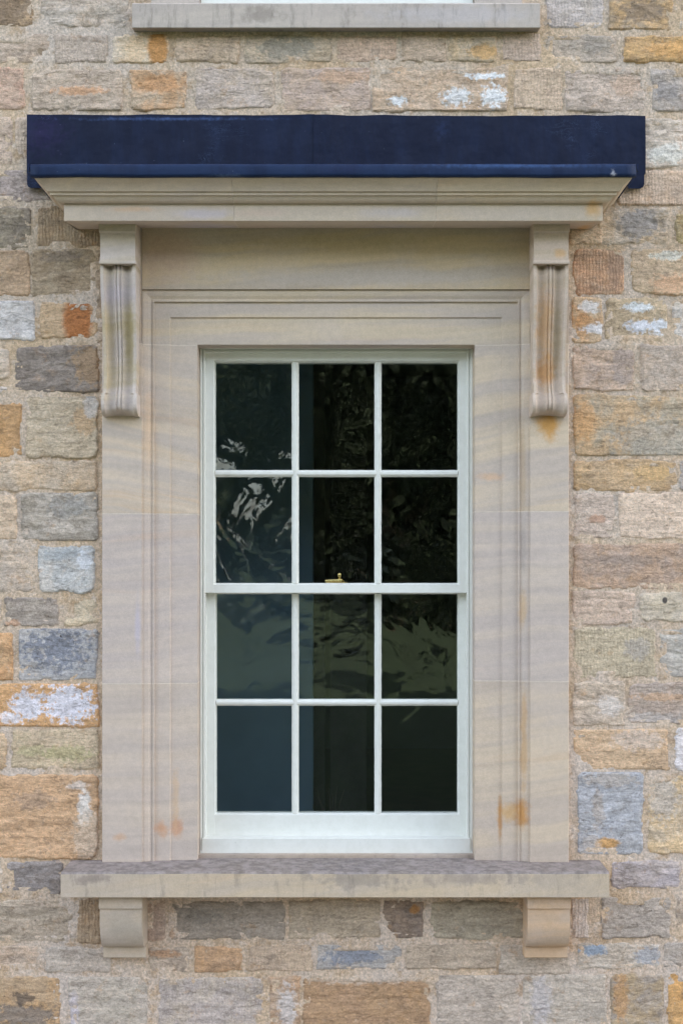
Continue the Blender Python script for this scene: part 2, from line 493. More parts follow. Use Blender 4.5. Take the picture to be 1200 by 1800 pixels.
def struct(mb, name, mat): tag(mb.build(name, mat), kind='structure')
RX0, RX1, RY0, RY1 = -2.6, 2.4, 0.5, 5.0
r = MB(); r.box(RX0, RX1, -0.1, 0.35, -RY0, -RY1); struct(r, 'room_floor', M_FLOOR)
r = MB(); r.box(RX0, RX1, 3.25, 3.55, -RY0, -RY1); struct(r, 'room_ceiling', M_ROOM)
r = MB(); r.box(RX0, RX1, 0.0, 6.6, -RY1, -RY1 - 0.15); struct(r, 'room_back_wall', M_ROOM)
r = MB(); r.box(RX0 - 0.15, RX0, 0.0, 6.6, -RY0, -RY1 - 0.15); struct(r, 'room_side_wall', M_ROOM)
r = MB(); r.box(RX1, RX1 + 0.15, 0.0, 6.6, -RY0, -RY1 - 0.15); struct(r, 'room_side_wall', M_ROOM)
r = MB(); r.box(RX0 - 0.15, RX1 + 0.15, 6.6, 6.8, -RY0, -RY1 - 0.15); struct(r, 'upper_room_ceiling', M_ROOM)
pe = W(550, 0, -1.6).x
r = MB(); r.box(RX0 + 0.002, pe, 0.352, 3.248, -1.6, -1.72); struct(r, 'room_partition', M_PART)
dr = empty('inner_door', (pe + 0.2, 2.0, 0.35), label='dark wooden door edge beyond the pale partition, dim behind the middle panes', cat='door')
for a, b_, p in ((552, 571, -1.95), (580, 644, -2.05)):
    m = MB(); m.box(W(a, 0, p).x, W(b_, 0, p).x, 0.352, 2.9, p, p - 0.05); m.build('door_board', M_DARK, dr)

# ------------------------------------------------------------------ rubble wall
rng = random.Random(11)
# x0,x1,y0,y1, tone a, tone b, tooling, pits, [patches]
OR = (188, 140, 84); OC = (186, 142, 82); WH = (228, 228, 230); LB = (186, 194, 204); BG = (150, 166, 182)
DK = (104, 98, 92); GY = (160, 154, 146)
ST = [
 # course above the flashing, up to the upper sill
 (-60,60,-30,47,(158,132,98),(128,112,92),0,.6,[(15,20,30,30,(120,105,88),1.5,.6)]),
 (72,228,-30,48,(184,178,170),(176,164,150),0,.2,[]),
 (957,1062,-40,50,(186,182,184),(178,172,168),1,.2,[]),
 (1070,1183,-20,52,(184,150,100),(150,134,112),0,.5,[(1130,20,40,20,(128,116,102),1.4,.7)]),
 (1192,1290,-30,32,(140,128,112),(160,140,112),0,.4,[]),
 (1190,1290,36,52,(190,178,160),(180,170,150),0,.2,[]),
 (-70,88,62,111,(180,166,152),(170,152,134),0,.2,[(72,90,6,6,(130,112,84),.6,.7)]),
 (97,190,62,110,(180,168,158),(172,160,148),1,.2,[]),
 (196,297,60,112,(206,194,174),(202,184,154),0,.1,[(278,85,20,40,(190,138,72),.5,.95),(240,90,20,40,(206,178,136),1,.6)]),
 (307,421,63,112,(192,172,148),(184,164,138),0,.2,[]),
 (430,583,61,112,(182,166,140),(164,154,138),0,.5,[(500,80,50,22,(140,138,126),2.0,.7)]),
 (592,696,62,110,(190,164,142),(182,160,142),1,.2,[]),
 (706,783,62,110,(184,166,146),(178,158,136),0,.3,[]),
 (786,872,61,111,(190,168,130),(172,160,140),0,.2,[(850,92,30,14,(200,160,98),1,.8)]),
 (880,951,60,108,(186,166,150),(178,160,146),1,.2,[]),
 (958,1086,60,111,(180,166,150),(164,156,146),0,.4,[(1050,75,30,20,(140,138,132),1.6,.5)]),
 (1094,1290,62,112,(198,158,96),(184,148,98),0,.4,[(1180,88,50,16,(206,156,84),1.2,.6)]),
 (-60,44,118,193,(190,150,128),(184,158,140),2,.2,[]),
 (56,216,122,195,(184,170,154),(176,160,144),0,.3,[(140,160,50,9,(196,148,104),1.4,.7)]),
 (228,328,123,193,(192,152,110),(184,166,142),0,.4,[(280,148,40,18,(190,142,92),1.2,.7)]),
 (342,483,121,193,(178,168,162),(182,168,152),0,.3,[]),
 (494,651,119,196,(182,164,154),(186,164,144),2,.2,[(600,135,50,12,(198,160,126),1.3,.5)]),
 (655,893,119,196,(194,168,140),(184,166,146),0,.3,[(868,170,24,20,(238,236,234),2.2,.82),(802,172,26,16,(238,236,234),2.2,.75),(700,178,18,9,(238,236,234),2.2,.85),(852,134,34,6,(238,236,234),2.2,.85)]),
 (902,988,119,194,(202,180,156),(192,172,148),1,.1,[]),
 (991,1136,118,199,(184,170,158),(176,164,154),0,.3,[(1100,150,30,24,(194,166,140),1.2,.6)]),
 (1142,1290,121,196,(164,160,158),(172,164,156),0,.5,[(1170,160,26,20,(136,134,134),1.6,.6)]),
 # beside the flashing and cornice
 (-70,23,206,289,(194,174,160),(186,168,150),0,.2,[]),
 (27,90,206,289,(196,178,160),(184,170,156),1,.2,[]),
 (1110,1290,208,297,(204,194,182),(190,180,166),0,.2,[(1170,270,40,20,(220,216,210),1.5,.6)]),
 (-60,122,299,356,(158,148,148),(150,140,136),2,.3,[]),
 (1084,1290,300,361,(196,170,144),(190,170,150),1,.2,[]),
 (-60,56,366,436,(142,134,116),(128,120,108),0,.5,[]),
 (64,200,362,436,(156,132,102),(148,132,108),1,.3,[]),
 (1000,1058,366,430,(192,168,140),(188,172,148),0,.2,[]),
 (1050,1176,366,431,(184,176,164),(190,170,140),0,.4,[(1120,395,40,30,(146,144,142),1.4,.85)]),
 (1184,1290,374,431,(168,152,100),(176,160,120),0,.3,[]),
 (-60,54,440,521,(182,152,120),(164,140,112),2,.4,[]),
 (54,173,438,519,(160,146,122),(152,134,108),0,.4,[(105,452,40,12,(112,102,92),1.8,.6)]),
 (1005,1096,437,521,(186,142,108),(178,146,118),1,.3,[(1080,470,16,40,(150,128,110),1,.6)]),
 (1107,1290,434,519,(196,174,142),(186,166,140),0,.3,[(1180,500,40,20,(204,160,120),1.2,.6),(1170,450,30,9,(222,216,208),1.6,.7)]),
 (-70,62,529,597,(204,208,214),(190,192,196),0,.2,[]),
 (71,173,531,595,(190,162,126),(184,158,122),0,.3,[(137,564,28,52,(176,112,56),.35,.97)]),
 (1004,1060,522,604,(190,168,136),(196,156,110),0,.2,[(1036,540,20,12,(206,210,214),1.5,.8),(1042,578,24,10,(210,214,220),1.4,.9),(1022,562,18,14,(204,152,92),1,.7)]),
 (1062,1172,524,600,(188,170,138),(168,152,124),0,.6,[(1120,540,28,9,(224,226,232),1.5,.9),(1126,575,30,12,(206,214,226),1.6,.9),(1158,575,18,16,(206,214,224),1.4,.9)]),
 (1180,1290,530,599,(204,204,204),(194,188,176),0,.2,[]),
 (-70,17,611,668,(200,190,178),(196,180,160),0,.2,[]),
 (-70,17,676,692,(208,202,196),(200,190,180),0,.1,[]),
 (27,175,607,689,(126,120,116),(110,104,100),0,.5,[(160,640,34,40,(166,138,102),1.6,.7)]),
 (1005,1114,605,687,(188,164,142),(180,162,150),0,.3,[(1095,640,22,40,(158,148,142),1.2,.6)]),
 (1124,1290,608,688,(182,166,150),(170,160,150),0,.5,[]),
 (-70,39,708,803,(190,142,82),(180,138,86),0,.4,[]),
 (46,173,697,806,(182,170,146),(176,162,136),0,.3,[(150,740,24,30,(188,154,110),1.4,.6),(160,715,14,24,(188,190,190),1.2,.6)]),
 (1006,1290,695,801,(188,158,116),(168,158,136),0,.3,[(1150,770,80,40,(158,156,146),1.5,.6),(1025,740,24,40,(200,152,92),1,.6)]),
 (-70,173,811,863,(184,170,150),(192,168,136),0,.2,[]),
 (1007,1189,807,866,(190,158,112),(182,156,120),0,.3,[(1145,830,40,16,(200,166,108),1.2,.6)]),
 (1193,1290,808,866,(166,164,164),(176,168,160),0,.3,[]),
 (-70,31,870,948,(202,180,152),(190,172,150),0,.2,[]),
 (38,174,866,951,(164,160,152),(152,148,138),0,.4,[(120,890,40,20,(140,142,140),1.8,.6)]),
 (1005,1079,867,949,(194,180,168),(186,170,158),0,.2,[(1048,912,18,8,(170,132,104),1,.7)]),
 (1086,1290,865,948,(212,192,172),(202,184,164),2,.15,[]),
 (-70,58,960,1041,(188,172,152),(178,168,156),0,.3,[]),
 (67,168,959,1041,(172,182,188),(184,186,184),2,.2,[(110,975,40,12,(140,150,156),1.4,.6),(150,985,16,20,(196,204,212),1.2,.7)]),
 (1006,1290,955,1036,(178,148,122),(170,150,136),2,.4,[(1100,985,70,10,(140,128,118),1.5,.6)]),
 (8,104,1050,1101,(156,150,142),(140,134,128),0,.5,[(24,1095,14,8,(196,150,110),1,.6)]),
 (-70,4,1050,1100,(188,176,162),(180,168,152),0,.2,[]),
 (117,174,1050,1098,(200,182,146),(196,184,158),0,.15,[]),
 (1005,1113,1039,1099,(196,176,160),(190,170,152),0,.2,[]),
 (1123,1290,1040,1093,(190,182,160),(184,176,160),0,.2,[(1167,1055,5,6,(60,58,60),.4,.9)]),
 (-70,24,1112,1196,(196,146,92),(190,152,106),0,.4,[]),
 (34,173,1105,1196,(158,166,176),(168,172,176),0,.9,[(100,1140,60,34,(116,124,138),2.6,.8)]),
 (1005,1151,1102,1192,(186,176,148),(178,168,142),1,.3,[(1120,1140,24,20,(164,160,154),1.2,.6)]),
 (1158,1290,1103,1191,(178,180,176),(170,170,166),0,.3,[]),
 (-70,175,1202,1277,(204,154,94),(196,150,96),0,.3,[(120,1238,52,34,(206,208,218),2.2,.97),(50,1240,34,28,(206,208,218),2.0,.95),(20,1262,30,9,(206,208,216),1.8,.8)]),
 (1005,1098,1197,1276,(196,182,162),(186,172,156),0,.3,[(1070,1240,26,18,(204,200,194),1.5,.6)]),
 (1102,1290,1199,1274,(170,154,142),(160,150,142),0,.4,[(1160,1225,50,8,(188,152,112),1.5,.6),(1150,1262,60,10,(186,182,178),1.4,.6)]),
 (-70,13,1286,1352,(200,170,130),(190,168,136),0,.2,[]),
 (20,175,1282,1353,(194,176,146),(184,170,138),2,.2,[(120,1325,50,14,(170,166,116),1.6,.6),(60,1320,30,12,(164,160,116),1.6,.6)]),
 (1007,1173,1282,1353,(204,174,136),(196,166,130),2,.2,[(1120,1300,50,20,(196,184,172),1.3,.6)]),
 (1183,1290,1279,1357,(216,218,226),(204,206,212),0,.15,[]),
 (-70,173,1361,1510,(196,156,112),(188,152,112),0,.5,[(150,1420,13,32,(214,210,204),1.2,.9),(138,1380,22,8,(210,206,200),1.4,.6),(60,1405,40,18,(160,138,116),1.4,.6),(155,1470,28,50,(190,174,152),1.2,.7)]),
 (1014,1129,1357,1502,(160,172,188),(150,160,172),0,.9,[(1070,1370,50,14,(172,166,158),1.8,.8),(1065,1482,24,10,(206,158,84),.8,.9),(1035,1490,20,30,(178,170,160),1.6,.6),(1050,1420,12,40,(168,160,150),1.4,.7)]),
 (1137,1290,1361,1502,(200,174,128),(188,174,148),0,.3,[(1165,1400,30,44,(178,172,162),1.4,.7)]),
 (10,112,1514,1572,(140,138,140),(126,122,122),0,.4,[]),
 (-70,6,1510,1570,(204,194,180),(196,186,170),0,.2,[]),
 (1074,1196,1511,1563,(172,168,178),(164,158,158),0,.4,[(1100,1525,22,14,(150,142,138),1.5,.6)]),
 (-70,132,1581,1657,(172,160,142),(162,152,134),0,.4,[]),
 (136,182,1578,1658,(150,128,100),(160,140,112),1,.3,[]),
 (256,292,1580,1655,(168,146,130),(160,142,128),0,.4,[]),
 (298,502,1584,1652,(142,136,126),(128,122,112),0,.5,[(355,1610,40,16,(120,116,106),1.5,.6),(300,1640,14,12,(186,158,130),.8,.8)]),
 (508,668,1581,1650,(168,156,134),(158,148,130),0,.3,[]),
 (671,746,1582,1650,(128,112,98),(108,98,92),0,.6,[(728,1598,10,9,(160,112,48),.8,.8)]),
 (757,930,1582,1652,(156,150,130),(146,140,122),0,.4,[]),
 (1003,1034,1579,1648,(190,182,176),(182,172,164),1,.2,[]),
 (1054,1179,1577,1648,(166,160,152),(156,150,142),0,.7,[]),
 (1186,1290,1577,1646,(176,160,138),(160,150,140),0,.5,[]),
 (-70,76,1662,1707,(192,170,146),(184,168,150),0,.2,[]),
 (80,196,1664,1710,(182,176,166),(172,164,154),0,.2,[]),
 (262,336,1664,1710,(178,166,150),(164,150,134),0,.4,[(290,1676,30,8,(176,136,96),1,.7)]),
 (342,426,1663,1709,(186,146,102),(176,142,106),0,.3,[]),
 (436,550,1660,1707,(188,168,142),(180,162,142),1,.2,[]),
 (558,706,1660,1704,(164,164,162),(150,154,158),0,.6,[(620,1680,50,16,(118,128,142),1.8,.8)]),
 (714,872,1657,1705,(176,162,142),(168,156,138),0,.3,[]),
 (876,1000,1660,1712,(178,170,156),(170,160,146),0,.3,[]),
 (1011,1160,1657,1704,(182,178,168),(176,168,154),0,.3,[(1040,1670,30,10,(136,156,176),1.2,.9),(1140,1680,30,18,(150,158,168),1.5,.7)]),
 (1166,1290,1656,1704,(166,162,156),(160,152,142),0,.4,[]),
 (-70,109,1716,1812,(182,146,98),(166,142,108),0,.7,[(40,1785,70,20,(122,116,108),1.5,.8),(45,1755,20,14,(80,74,70),2,.7)]),
 (121,273,1717,1812,(180,174,164),(172,168,156),0,.2,[(130,1780,10,40,(186,182,194),1,.6)]),
 (279,463,1717,1812,(168,162,160),(176,168,156),1,.3,[]),
 (474,526,1716,1812,(172,138,104),(176,158,138),0,.4,[(505,1770,18,40,(188,184,180),1.8,.8)]),
 (530,756,1714,1812,(166,132,92),(156,124,90),0,.5,[(640,1722,90,8,(190,178,162),1.8,.6)]),
 (767,911,1714,1812,(178,170,158),(170,162,152),0,.3,[]),
 (915,1066,1712,1812,(176,170,158),(168,164,154),0,.3,[(950,1760,20,50,(178,178,184),1.2,.5)]),
 (1071,1166,1711,1812,(160,142,108),(150,144,136),0,.6,[(1090,1750,14,50,(186,140,78),1.4,.6)]),
 (1170,1290,1711,1812,(200,148,72),(190,146,80),0,.4,[]),
 # slivers hidden partly by the cornice and surround
 (120,190,298,358,(168,152,138),(160,146,132),0,.3,[]),
 (168,196,440,600,(150,134,112),(160,142,120),0,.3,[]),
]
# margins outside the frame, one or two stones a course
PAL = [(184,170,152),(176,162,148),(192,168,138),(164,158,150),(188,150,104),(196,180,158),(150,146,142),(180,152,126)]
for (y0, y1) in ((-110,-38),(-195,-120),(-285,-205)):
    x = -420
    while x < 1600:
        w_ = rng.randint(80, 210)
        if x + w_ < 255 or x > 945: ST.append((x, x + w_ - 9, y0, y1, rng.choice(PAL), rng.choice(PAL), 0, .3, []))
        x += w_
rows = [(-30,50),(60,112),(120,196),(206,292),(300,360),(368,434),(440,520),(530,598),(608,690),(700,802),(811,864),(868,948),(958,1040),(1050,1100),(1105,1194),(1202,1276),(1284,1352),(1361,1505),(1514,1570),(1580,1652),(1662,1706)]
for (y0, y1) in rows:
    for (xa, xb) in ((-420, -80), (1300, 1600)):
        x = xa
        while x < xb - 40:
            w_ = min(rng.randint(90, 210), xb - x)
            ST.append((x, x + w_ - 9, y0 + rng.randint(0, 4), y1, rng.choice(PAL), rng.choice(PAL), rng.choice((0,0,1)), .3, [])); x += w_

CELL = 3.2 * S
def stone(x0, x1, y0, y1, a, b, tool, pits, pl):
    bf = (190, 170, 142)
    a = tuple(p * .77 + q * .23 for p, q in zip(a, bf)); b = tuple(p * .77 + q * .23 for p, q in zip(b, bf))
    A, B = W(x0, y1), W(x1, y0)
    w_, h_ = B.x - A.x, B.z - A.z
    cen = (A + B) / 2
    sd = rng.uniform(0, 100)
    offscreen = x1 < 0 or x0 > 1200 or y1 < 0
    cell = CELL * (2.5 if offscreen else 1)
    mg = 0.012
    nx = max(5, int((w_ + 2 * mg) / cell)); nz = max(5, int((h_ + 2 * mg) / cell))
    face = rng.uniform(0.0018, 0.0062)
    tx, tz = rng.uniform(-0.02, 0.02), rng.uniform(-0.03, 0.03)
    rough = {0: 1.0, 1: 0.45, 2: 0.8}[tool] * rng.uniform(0.7, 1.3)
    rad = min(w_, h_) * rng.uniform(0.04, 0.15)
    # corner offsets make each outline a quadrilateral of its own
    sk = [rng.uniform(-0.006, 0.005) for _ in range(4)]
    V = []
    for j in range(nz + 1):
        for i in range(nx + 1):
            u = -w_ / 2 - mg + (w_ + 2 * mg) * i / nx
            v = -h_ / 2 - mg + (h_ + 2 * mg) * j / nz
            hw = w_ / 2 + (sk[0] if v > 0 else sk[1]) * 2 * abs(v) / h_
            hh = h_ / 2 + (sk[2] if u > 0 else sk[3]) * 2 * abs(u) / w_
            qx, qz = abs(u) - hw + rad, abs(v) - hh + rad
            sdf = math.hypot(max(qx, 0), max(qz, 0)) + min(max(qx, qz), 0) - rad
            q = Vector((u, v, sd))
            sdf += MN.noise(q * 11) * 0.006 + MN.noise(q * 30) * 0.005 + MN.noise(q * 85) * 0.0028
            t = min(1, max(0, (-sdf + 0.004) / 0.006)); t = t * t * (3 - 2 * t)
            hgt = face + tx * u + tz * v
            hgt += rough * (MN.noise(q * 9) * 0.0028 + MN.noise(q * 26) * 0.0022 + MN.noise(Vector((u * 14, v * 55, sd))) * 0.0016)
            hgt += rough * 0.0014 * MN.noise(q * 70)
            tq = (MN.noise(Vector((u * 7, v * 26, sd + 4))) + MN.noise(Vector((u * 22, v * 60, sd + 5))) * .35) * 2.2
            fl = math.floor(tq); ft = tq - fl
            hgt += rough * 0.0016 * (fl + min(1, ft / .22) - .5) * (0.4 if tool else 1)
            crack = 0.5 - abs(MN.noise(Vector((u * 5, v * 11, sd + 9))))
            if crack > 0.47 and tool == 0: hgt -= 0.0025
            V.append(Vector((u, -(-0.014 + (max(hgt, -0.004) + 0.014) * t), v)))
    F = [(j * (nx + 1) + i, j * (nx + 1) + i + 1, (j + 1) * (nx + 1) + i + 1, (j + 1) * (nx + 1) + i) for j in range(nz) for i in range(nx)]
    me = bpy.data.meshes.new('stone')
    # skirt to give the block real depth inside the wall
    ring = [i for i in range(nx)] + [(j) * (nx + 1) + nx for j in range(nz)] + [nz * (nx + 1) + nx - i for i in range(nx)] + [(nz - j) * (nx + 1) for j in range(nz)]
    nb = len(V); V += [Vector((V[i].x, 0.06, V[i].z)) for i in ring]
    n = len(ring)
    F += [(ring[k_], nb + k_, nb + (k_ + 1) % n, ring[(k_ + 1) % n]) for k_ in range(n)]
    me.from_pydata(V, [], F)
    me.polygons.foreach_set('use_smooth', [True] * len(F))
    me.materials.append(M_RUB)
    o = link('stone', me, wall, Vector((cen.x, 0, cen.z)))
    global DESAT, ALB
    DESAT = 0.86; ALB = 1.19
    o['tone_a'] = list(alb(a)); o['tone_b'] = list(alb(b)); o['tooling'] = {0: 0.0, 1: 1.0, 2: 0.0}[tool]; o['pits'] = float(pits)
    set_patches(o, [q_ + (0.0,) for q_ in pl], Vector((cen.x, 0, cen.z)))
    DESAT = 1.0; ALB = 0.95
for s_ in ST: stone(*s_)

# mortar bed: one rough sheet between the stones, open behind the dressed surround
def mortar():
    st = 5.0
    xs = [-420 + st * i for i in range(int(2020 / st) + 1)]
    ys = [-300 + st * i for i in range(int(2130 / st) + 1)]
    V = []
    for y in ys:
        for x in xs:
            w_ = W(x, y)
            q = Vector((w_.x, w_.z, 3.7))
            h = 0.0008 + MN.noise(q * 5) * 0.0022 + MN.noise(q * 18) * 0.0026 + MN.noise(q * 50) * 0.0024
            V.append(Vector((w_.x, -h, w_.z)))
    nx = len(xs); F = []
    for (x0, x1, y0, y1) in [q_[:4] for q_ in ST]:          # bed the stones: mortar lies deeper behind each block
        i0, i1 = int((x0 + 16 + 420) / st) + 1, int((x1 - 16 + 420) / st); j0, j1 = int((y0 + 14 + 300) / st) + 1, int((y1 - 14 + 300) / st)
        for j in range(max(j0, 0), min(j1 + 1, len(ys))):
            for i in range(max(i0, 0), min(i1 + 1, nx)): V[j * nx + i].y = 0.012
    for j in range(len(ys) - 1):
        for i in range(nx - 1):
            x, y = xs[i] + 3, ys[j] + 3
            if 200 < x < 980 and 415 < y < 1520: continue
            if 360 < x < 824 and y < -10: continue
            F.append((j * nx + i, (j + 1) * nx + i, (j + 1) * nx + i + 1, j * nx + i + 1))
    me = bpy.data.meshes.new('mortar'); me.from_pydata(V, [], F)
    me.polygons.foreach_set('use_smooth', [True] * len(F)); me.materials.append(M_MOR)
    o = link('mortar', me, wall, Vector((0, 0, 0)))
    tag(o, kind='stuff')
mortar()

# ------------------------------------------------------------------ dressed surround
PP = 0.032
sur = empty('window_surround', W(590, 1512, 0), label='pale dressed sandstone surround with stepped mouldings framing the twelve pane window', cat='window surround')
# s = inset in px from the outer moulding edge, p = plane
PROF = [(0, PP), (0.6, PP - 0.007), (5, PP - 0.008), (11, PP - 0.011), (16, PP - 0.0165), (18, PP - 0.017), (18.4, PP - 0.013), (21.5, PP - 0.013), (22, PP - 0.021),
        (48.8, PP - 0.022), (50.6, PP - 0.028), (97, PP - 0.029)]
TA, TB = (200, 192, 180), (184, 176, 172)
def jamb(y0, y1, side, **kw):
    """side -1 left, +1 right; pilaster strip and moulded architrave in one block"""
    xo = lambda s: (250 + s) if side < 0 else (931 - s)
    po = 180 if side < 0 else 999
    prof = [(po, PP - 0.002), (po - side * 1.2, PP)] + [(xo(s), p) for s, p in PROF]
    m = MB()
    def run(y):
        l = [W(x, y, p) for x, p in prof]
        a0, a1 = l[0].copy(), l[-1].copy(); a0.y = 0.1; a1.y = 0.19
        return [a0] + l + [a1]
    la = run(y0); lb = run(y1)
    # keep block edges level
    za, zb = W(0, y0, PP).z, W(0, y1, PP).z
    for v in la: v.z = za
    for v in lb: v.z = zb
    m.loft([la, lb])
    return dress(m.build('jamb_stone', M_DRS, sur), **kw)
def jjoint(y, side):
    xo = lambda s: (250 + s) if side < 0 else (931 - s)
    po = 180 if side < 0 else 999
    prof = [(po + side * 0.2, PP + 0.0004)] + [(xo(s) - side * 0.2, p + 0.0004) for s, p in PROF]
    la = [W(x, y, p) for x, p in prof]
    a0, a1 = la[0].copy(), la[-1].copy(); a0.y = 0.1; a1.y = 0.19
    la = [a0] + la + [a1]; lb = [v.copy() for v in la]
    za = W(0, y, PP).z
    for v in la: v.z = za + 0.0019
    for v in lb: v.z = za - 0.0019
    m = MB(); m.loft([la, lb]); m.build('joint', M_JOINT, sur)
IR = (204, 158, 104)
jamb(605.2, 902.2, -1, a=(206, 193, 172), b=(182, 174, 166), ang=-0.20, iron=.35, pl=[(262, 760, 12, 90, (212, 184, 152), .8, .5)])
jamb(903.8, 1201.2, -1, a=(200, 190, 178), b=(182, 174, 170), ang=0.10, iron=.2, pl=[(243, 1100, 6, 60, (186, 184, 204), .6, .5)])
jamb(1202.8, 1515.6, -1, a=(198, 187, 172), b=(186, 177, 168), ang=0.03, iron=.1, pl=[(284, 1458, 15, 17, (196, 152, 116), .9, .75), (311, 1456, 14, 22, (194, 150, 118), .9, .75), (212, 1470, 14, 10, (202, 166, 132), .9, .6), (308, 1400, 8, 60, (200, 172, 136), 1.2, .5)])
jamb(605.2, 898.2, 1, a=(206, 193, 170), b=(184, 176, 168), ang=0.17, iron=.4, pl=[(962, 748, 24, 32, (198, 152, 82), .9, .9), (862, 838, 30, 10, (210, 176, 140), .8, .6), (918, 830, 8, 120, (172, 150, 120), .8, .5)])
jamb(899.8, 1197.2, 1, a=(200, 190, 176), b=(184, 176, 170), ang=0.08, iron=.15, pl=[(918, 1070, 9, 40, (200, 172, 130), .8, .6), (918, 960, 7, 60, (160, 152, 146), .8, .5)])
jamb(1198.8, 1515.6, 1, a=(204, 191, 169), b=(186, 176, 164), ang=0.13, iron=.25, pl=[(917, 1430, 15, 34, (190, 140, 74), .8, .85), (892, 1430, 26, 20, (200, 162, 104), .9, .7), (920, 1300, 7, 130, (192, 156, 108), 1.0, .6), (879, 1440, 5, 50, (184, 136, 76), .8, .7)])
for s_ in (-1, 1):
    for y in ((903, 1202, 604.4) if s_ < 0 else (899, 1198, 604.4)): jjoint(y, s_)

def lintel():
    m = MB()
    path = lambda s, p: [W(250 + s, 603.6, p), W(250 + s, 509 + s, p), W(931 - s, 509 + s, p), W(931 - s, 603.6, p)]
    rowsv = [path(s, p) for s, p in PROF]
    zj = W(0, 603.6, PP).z
    last = [v.copy() for v in rowsv[-1]]
    for v in last: v.y = 0.19
    rowsv.append(last)
    back = [v.copy() for v in rowsv[0]]
    for v in back: v.y = 0.19
    rowsv = [back] + rowsv
    for rr in rowsv: rr[0].z = zj; rr[3].z = zj
    b = len(m.v)
    for rr in rowsv: m.v += rr
    for k_ in range(len(rowsv) - 1):
        for i in range(3):
            m.f.append((b + k_ * 4 + i, b + k_ * 4 + i + 1, b + (k_ + 1) * 4 + i + 1, b + (k_ + 1) * 4 + i)); m.m.append(0)
    n = len(rowsv)
    m.f.append(tuple(k_ * 4 for k_ in range(n))); m.m.append(0)
    m.f.append(tuple(k_ * 4 + 3 for k_ in range(n))); m.m.append(0)
    return dress(m.build('lintel', M_DRS, sur), (202, 190, 166), (184, 176, 168), 0.05, .25)
lintel()
m = MB(); m.boxpx(250, 931, 380, 508.6, PP, -0.16)
dress(m.build('frieze', M_DRS, sur), (198, 182, 150), (174, 165, 152), 0.07, .3, pl=[(300, 450, 70, 60, (186, 164, 146), .8, .7), (620, 488, 330, 20, (182, 176, 168), .8, .7), (600, 425, 200, 16, (176, 164, 132), 1, .5)])  # olive upper band, paler foot: shade under the cornice put into the colour
for a, b_ in ((180, 249.4), (931.6, 999)):
    m = MB(); m.boxpx(a, b_, 380, 603.6, PP, -0.1)
    dress(m.build('pilaster_stone', M_DRS, sur), (186, 172, 152), (176, 168, 160), 0.1, .2)

# ------------------------------------------------------------------ scroll brackets
def zpx(y, p): return W(0, y, p).z
def scroll(x0, x1, label, tones, pl_body, pl_cap):
    """x0,x1: wall-plane pixel bounds of the bracket"""
    X0, X1 = (x0 - XC) * S, (x1 - XC) * S
    wd = X1 - X0
    root = empty('scroll_bracket', ((X0 + X1) / 2, -PP, zpx(728, 0.06)), label=label, cat='bracket', group='carved scroll brackets under the cornice')
    cap = MB()
    pc = 0.135
    prof = [(PP - 0.02, 380), (pc + 0.004, 380), (pc + 0.004, 407), (pc + 0.001, 408), (pc - 0.006, 409.5), (pc - 0.007, 446), (pc - 0.004, 457), (pc - 0.002, 458.5), (pc, 460), (pc, 463.5), (PP - 0.02, 463.5)]
    e = 0.0
    la = []; lb = []
    for i, (p, y) in enumerate(prof):
        ins = 0.003 if 4 <= i <= 6 else 0
        la.append(Vector((X0 + ins, -p, zpx(y, pc)))); lb.append(Vector((X1 - ins, -p, zpx(y, pc))))
    cap.loft([la, lb])
    dress(cap.build('cap_block', M_DRS, root), *tones, 0.05, .25, pl=pl_cap)
    # body: S profile times moulded cross section
    body = MB()
    keys = [(463.6, .122), (480, .125), (510, .121), (550, .108), (590, .093), (630, .083), (660, .083), (682, .092), (692, .100), (702, .108), (712, .110), (719, .105), (725, .094), (728.5, .076), (729.5, .05)]
    def pv(y):
        for (a, pa), (b, pb) in zip(keys, keys[1:]):
            if a <= y <= b:
                t = (y - a) / (b - a); t = t * t * (3 - 2 * t) * .5 + t * .5
                return pa + (pb - pa) * t
        return keys[-1][1]
    ys = [463.6 + (690 - 463.6) * i / 30 for i in range(31)] + [691.5, 693, 696, 700, 704, 708, 712, 716, 719, 722, 724, 726, 727.5, 728.5, 729.5]
    ux = [0, .004, .05, .095, .10, .105, .13, .16, .20, .24, .28, .32, .36, .395, .410, .420, .425, .427, .445, .465, .467, .475, .48, .49, .5]
    ux = ux + [1 - u for u in ux[:-1]][::-1]
    def cs(u):
        u2 = abs(u - 0.5)
        if u2 < 0.09: return -0.0035 - 0.0065 * (1 - min(1, abs(u2 - 0.054) / 0.034))
        if u2 < 0.398:
            t = (u2 - 0.09) / 0.308
            return -0.0035 - 0.019 * math.sin(math.pi * t) ** .8
        if u2 < 0.497: return 0.0
        return -0.002
    V = []; nU = len(ux)
    for y in ys:
        p = pv(y); 
        inset = 0.001 + 0.006 * max(0, (y - 463.6) / 226.4) if y < 690.5 else 0.001          # the curl is a little wider than the shaft
        end = max(0, (y - 716) / 13.5)
        z = zpx(y, .105)
        row = [Vector((X0 + inset, -PP + 0.02, z))]
        for u in ux:
            d = cs(u) * (1 - 0.35 * end)
            # rounded lower lobes: outer edges of each lobe lift earlier than its middle
            u2 = abs(u - 0.5); lobe = abs((u2 - 0.28) / 0.22)
            zz = z + end * 0.015 * (1 - min(1, u2 / .45)) 
            row.append(Vector((X0 + inset + (wd - 2 * inset) * u, -(p + d), zz)))
        row.append(Vector((X1 - inset, -PP + 0.02, z)))
        V.append(row)
    body.loft(V, caps=True, closed=False)
    o = body.build('scroll', M_DRS, root, smooth=True)
    dress(o, *tones, 0.08, .2, pl=pl_body)
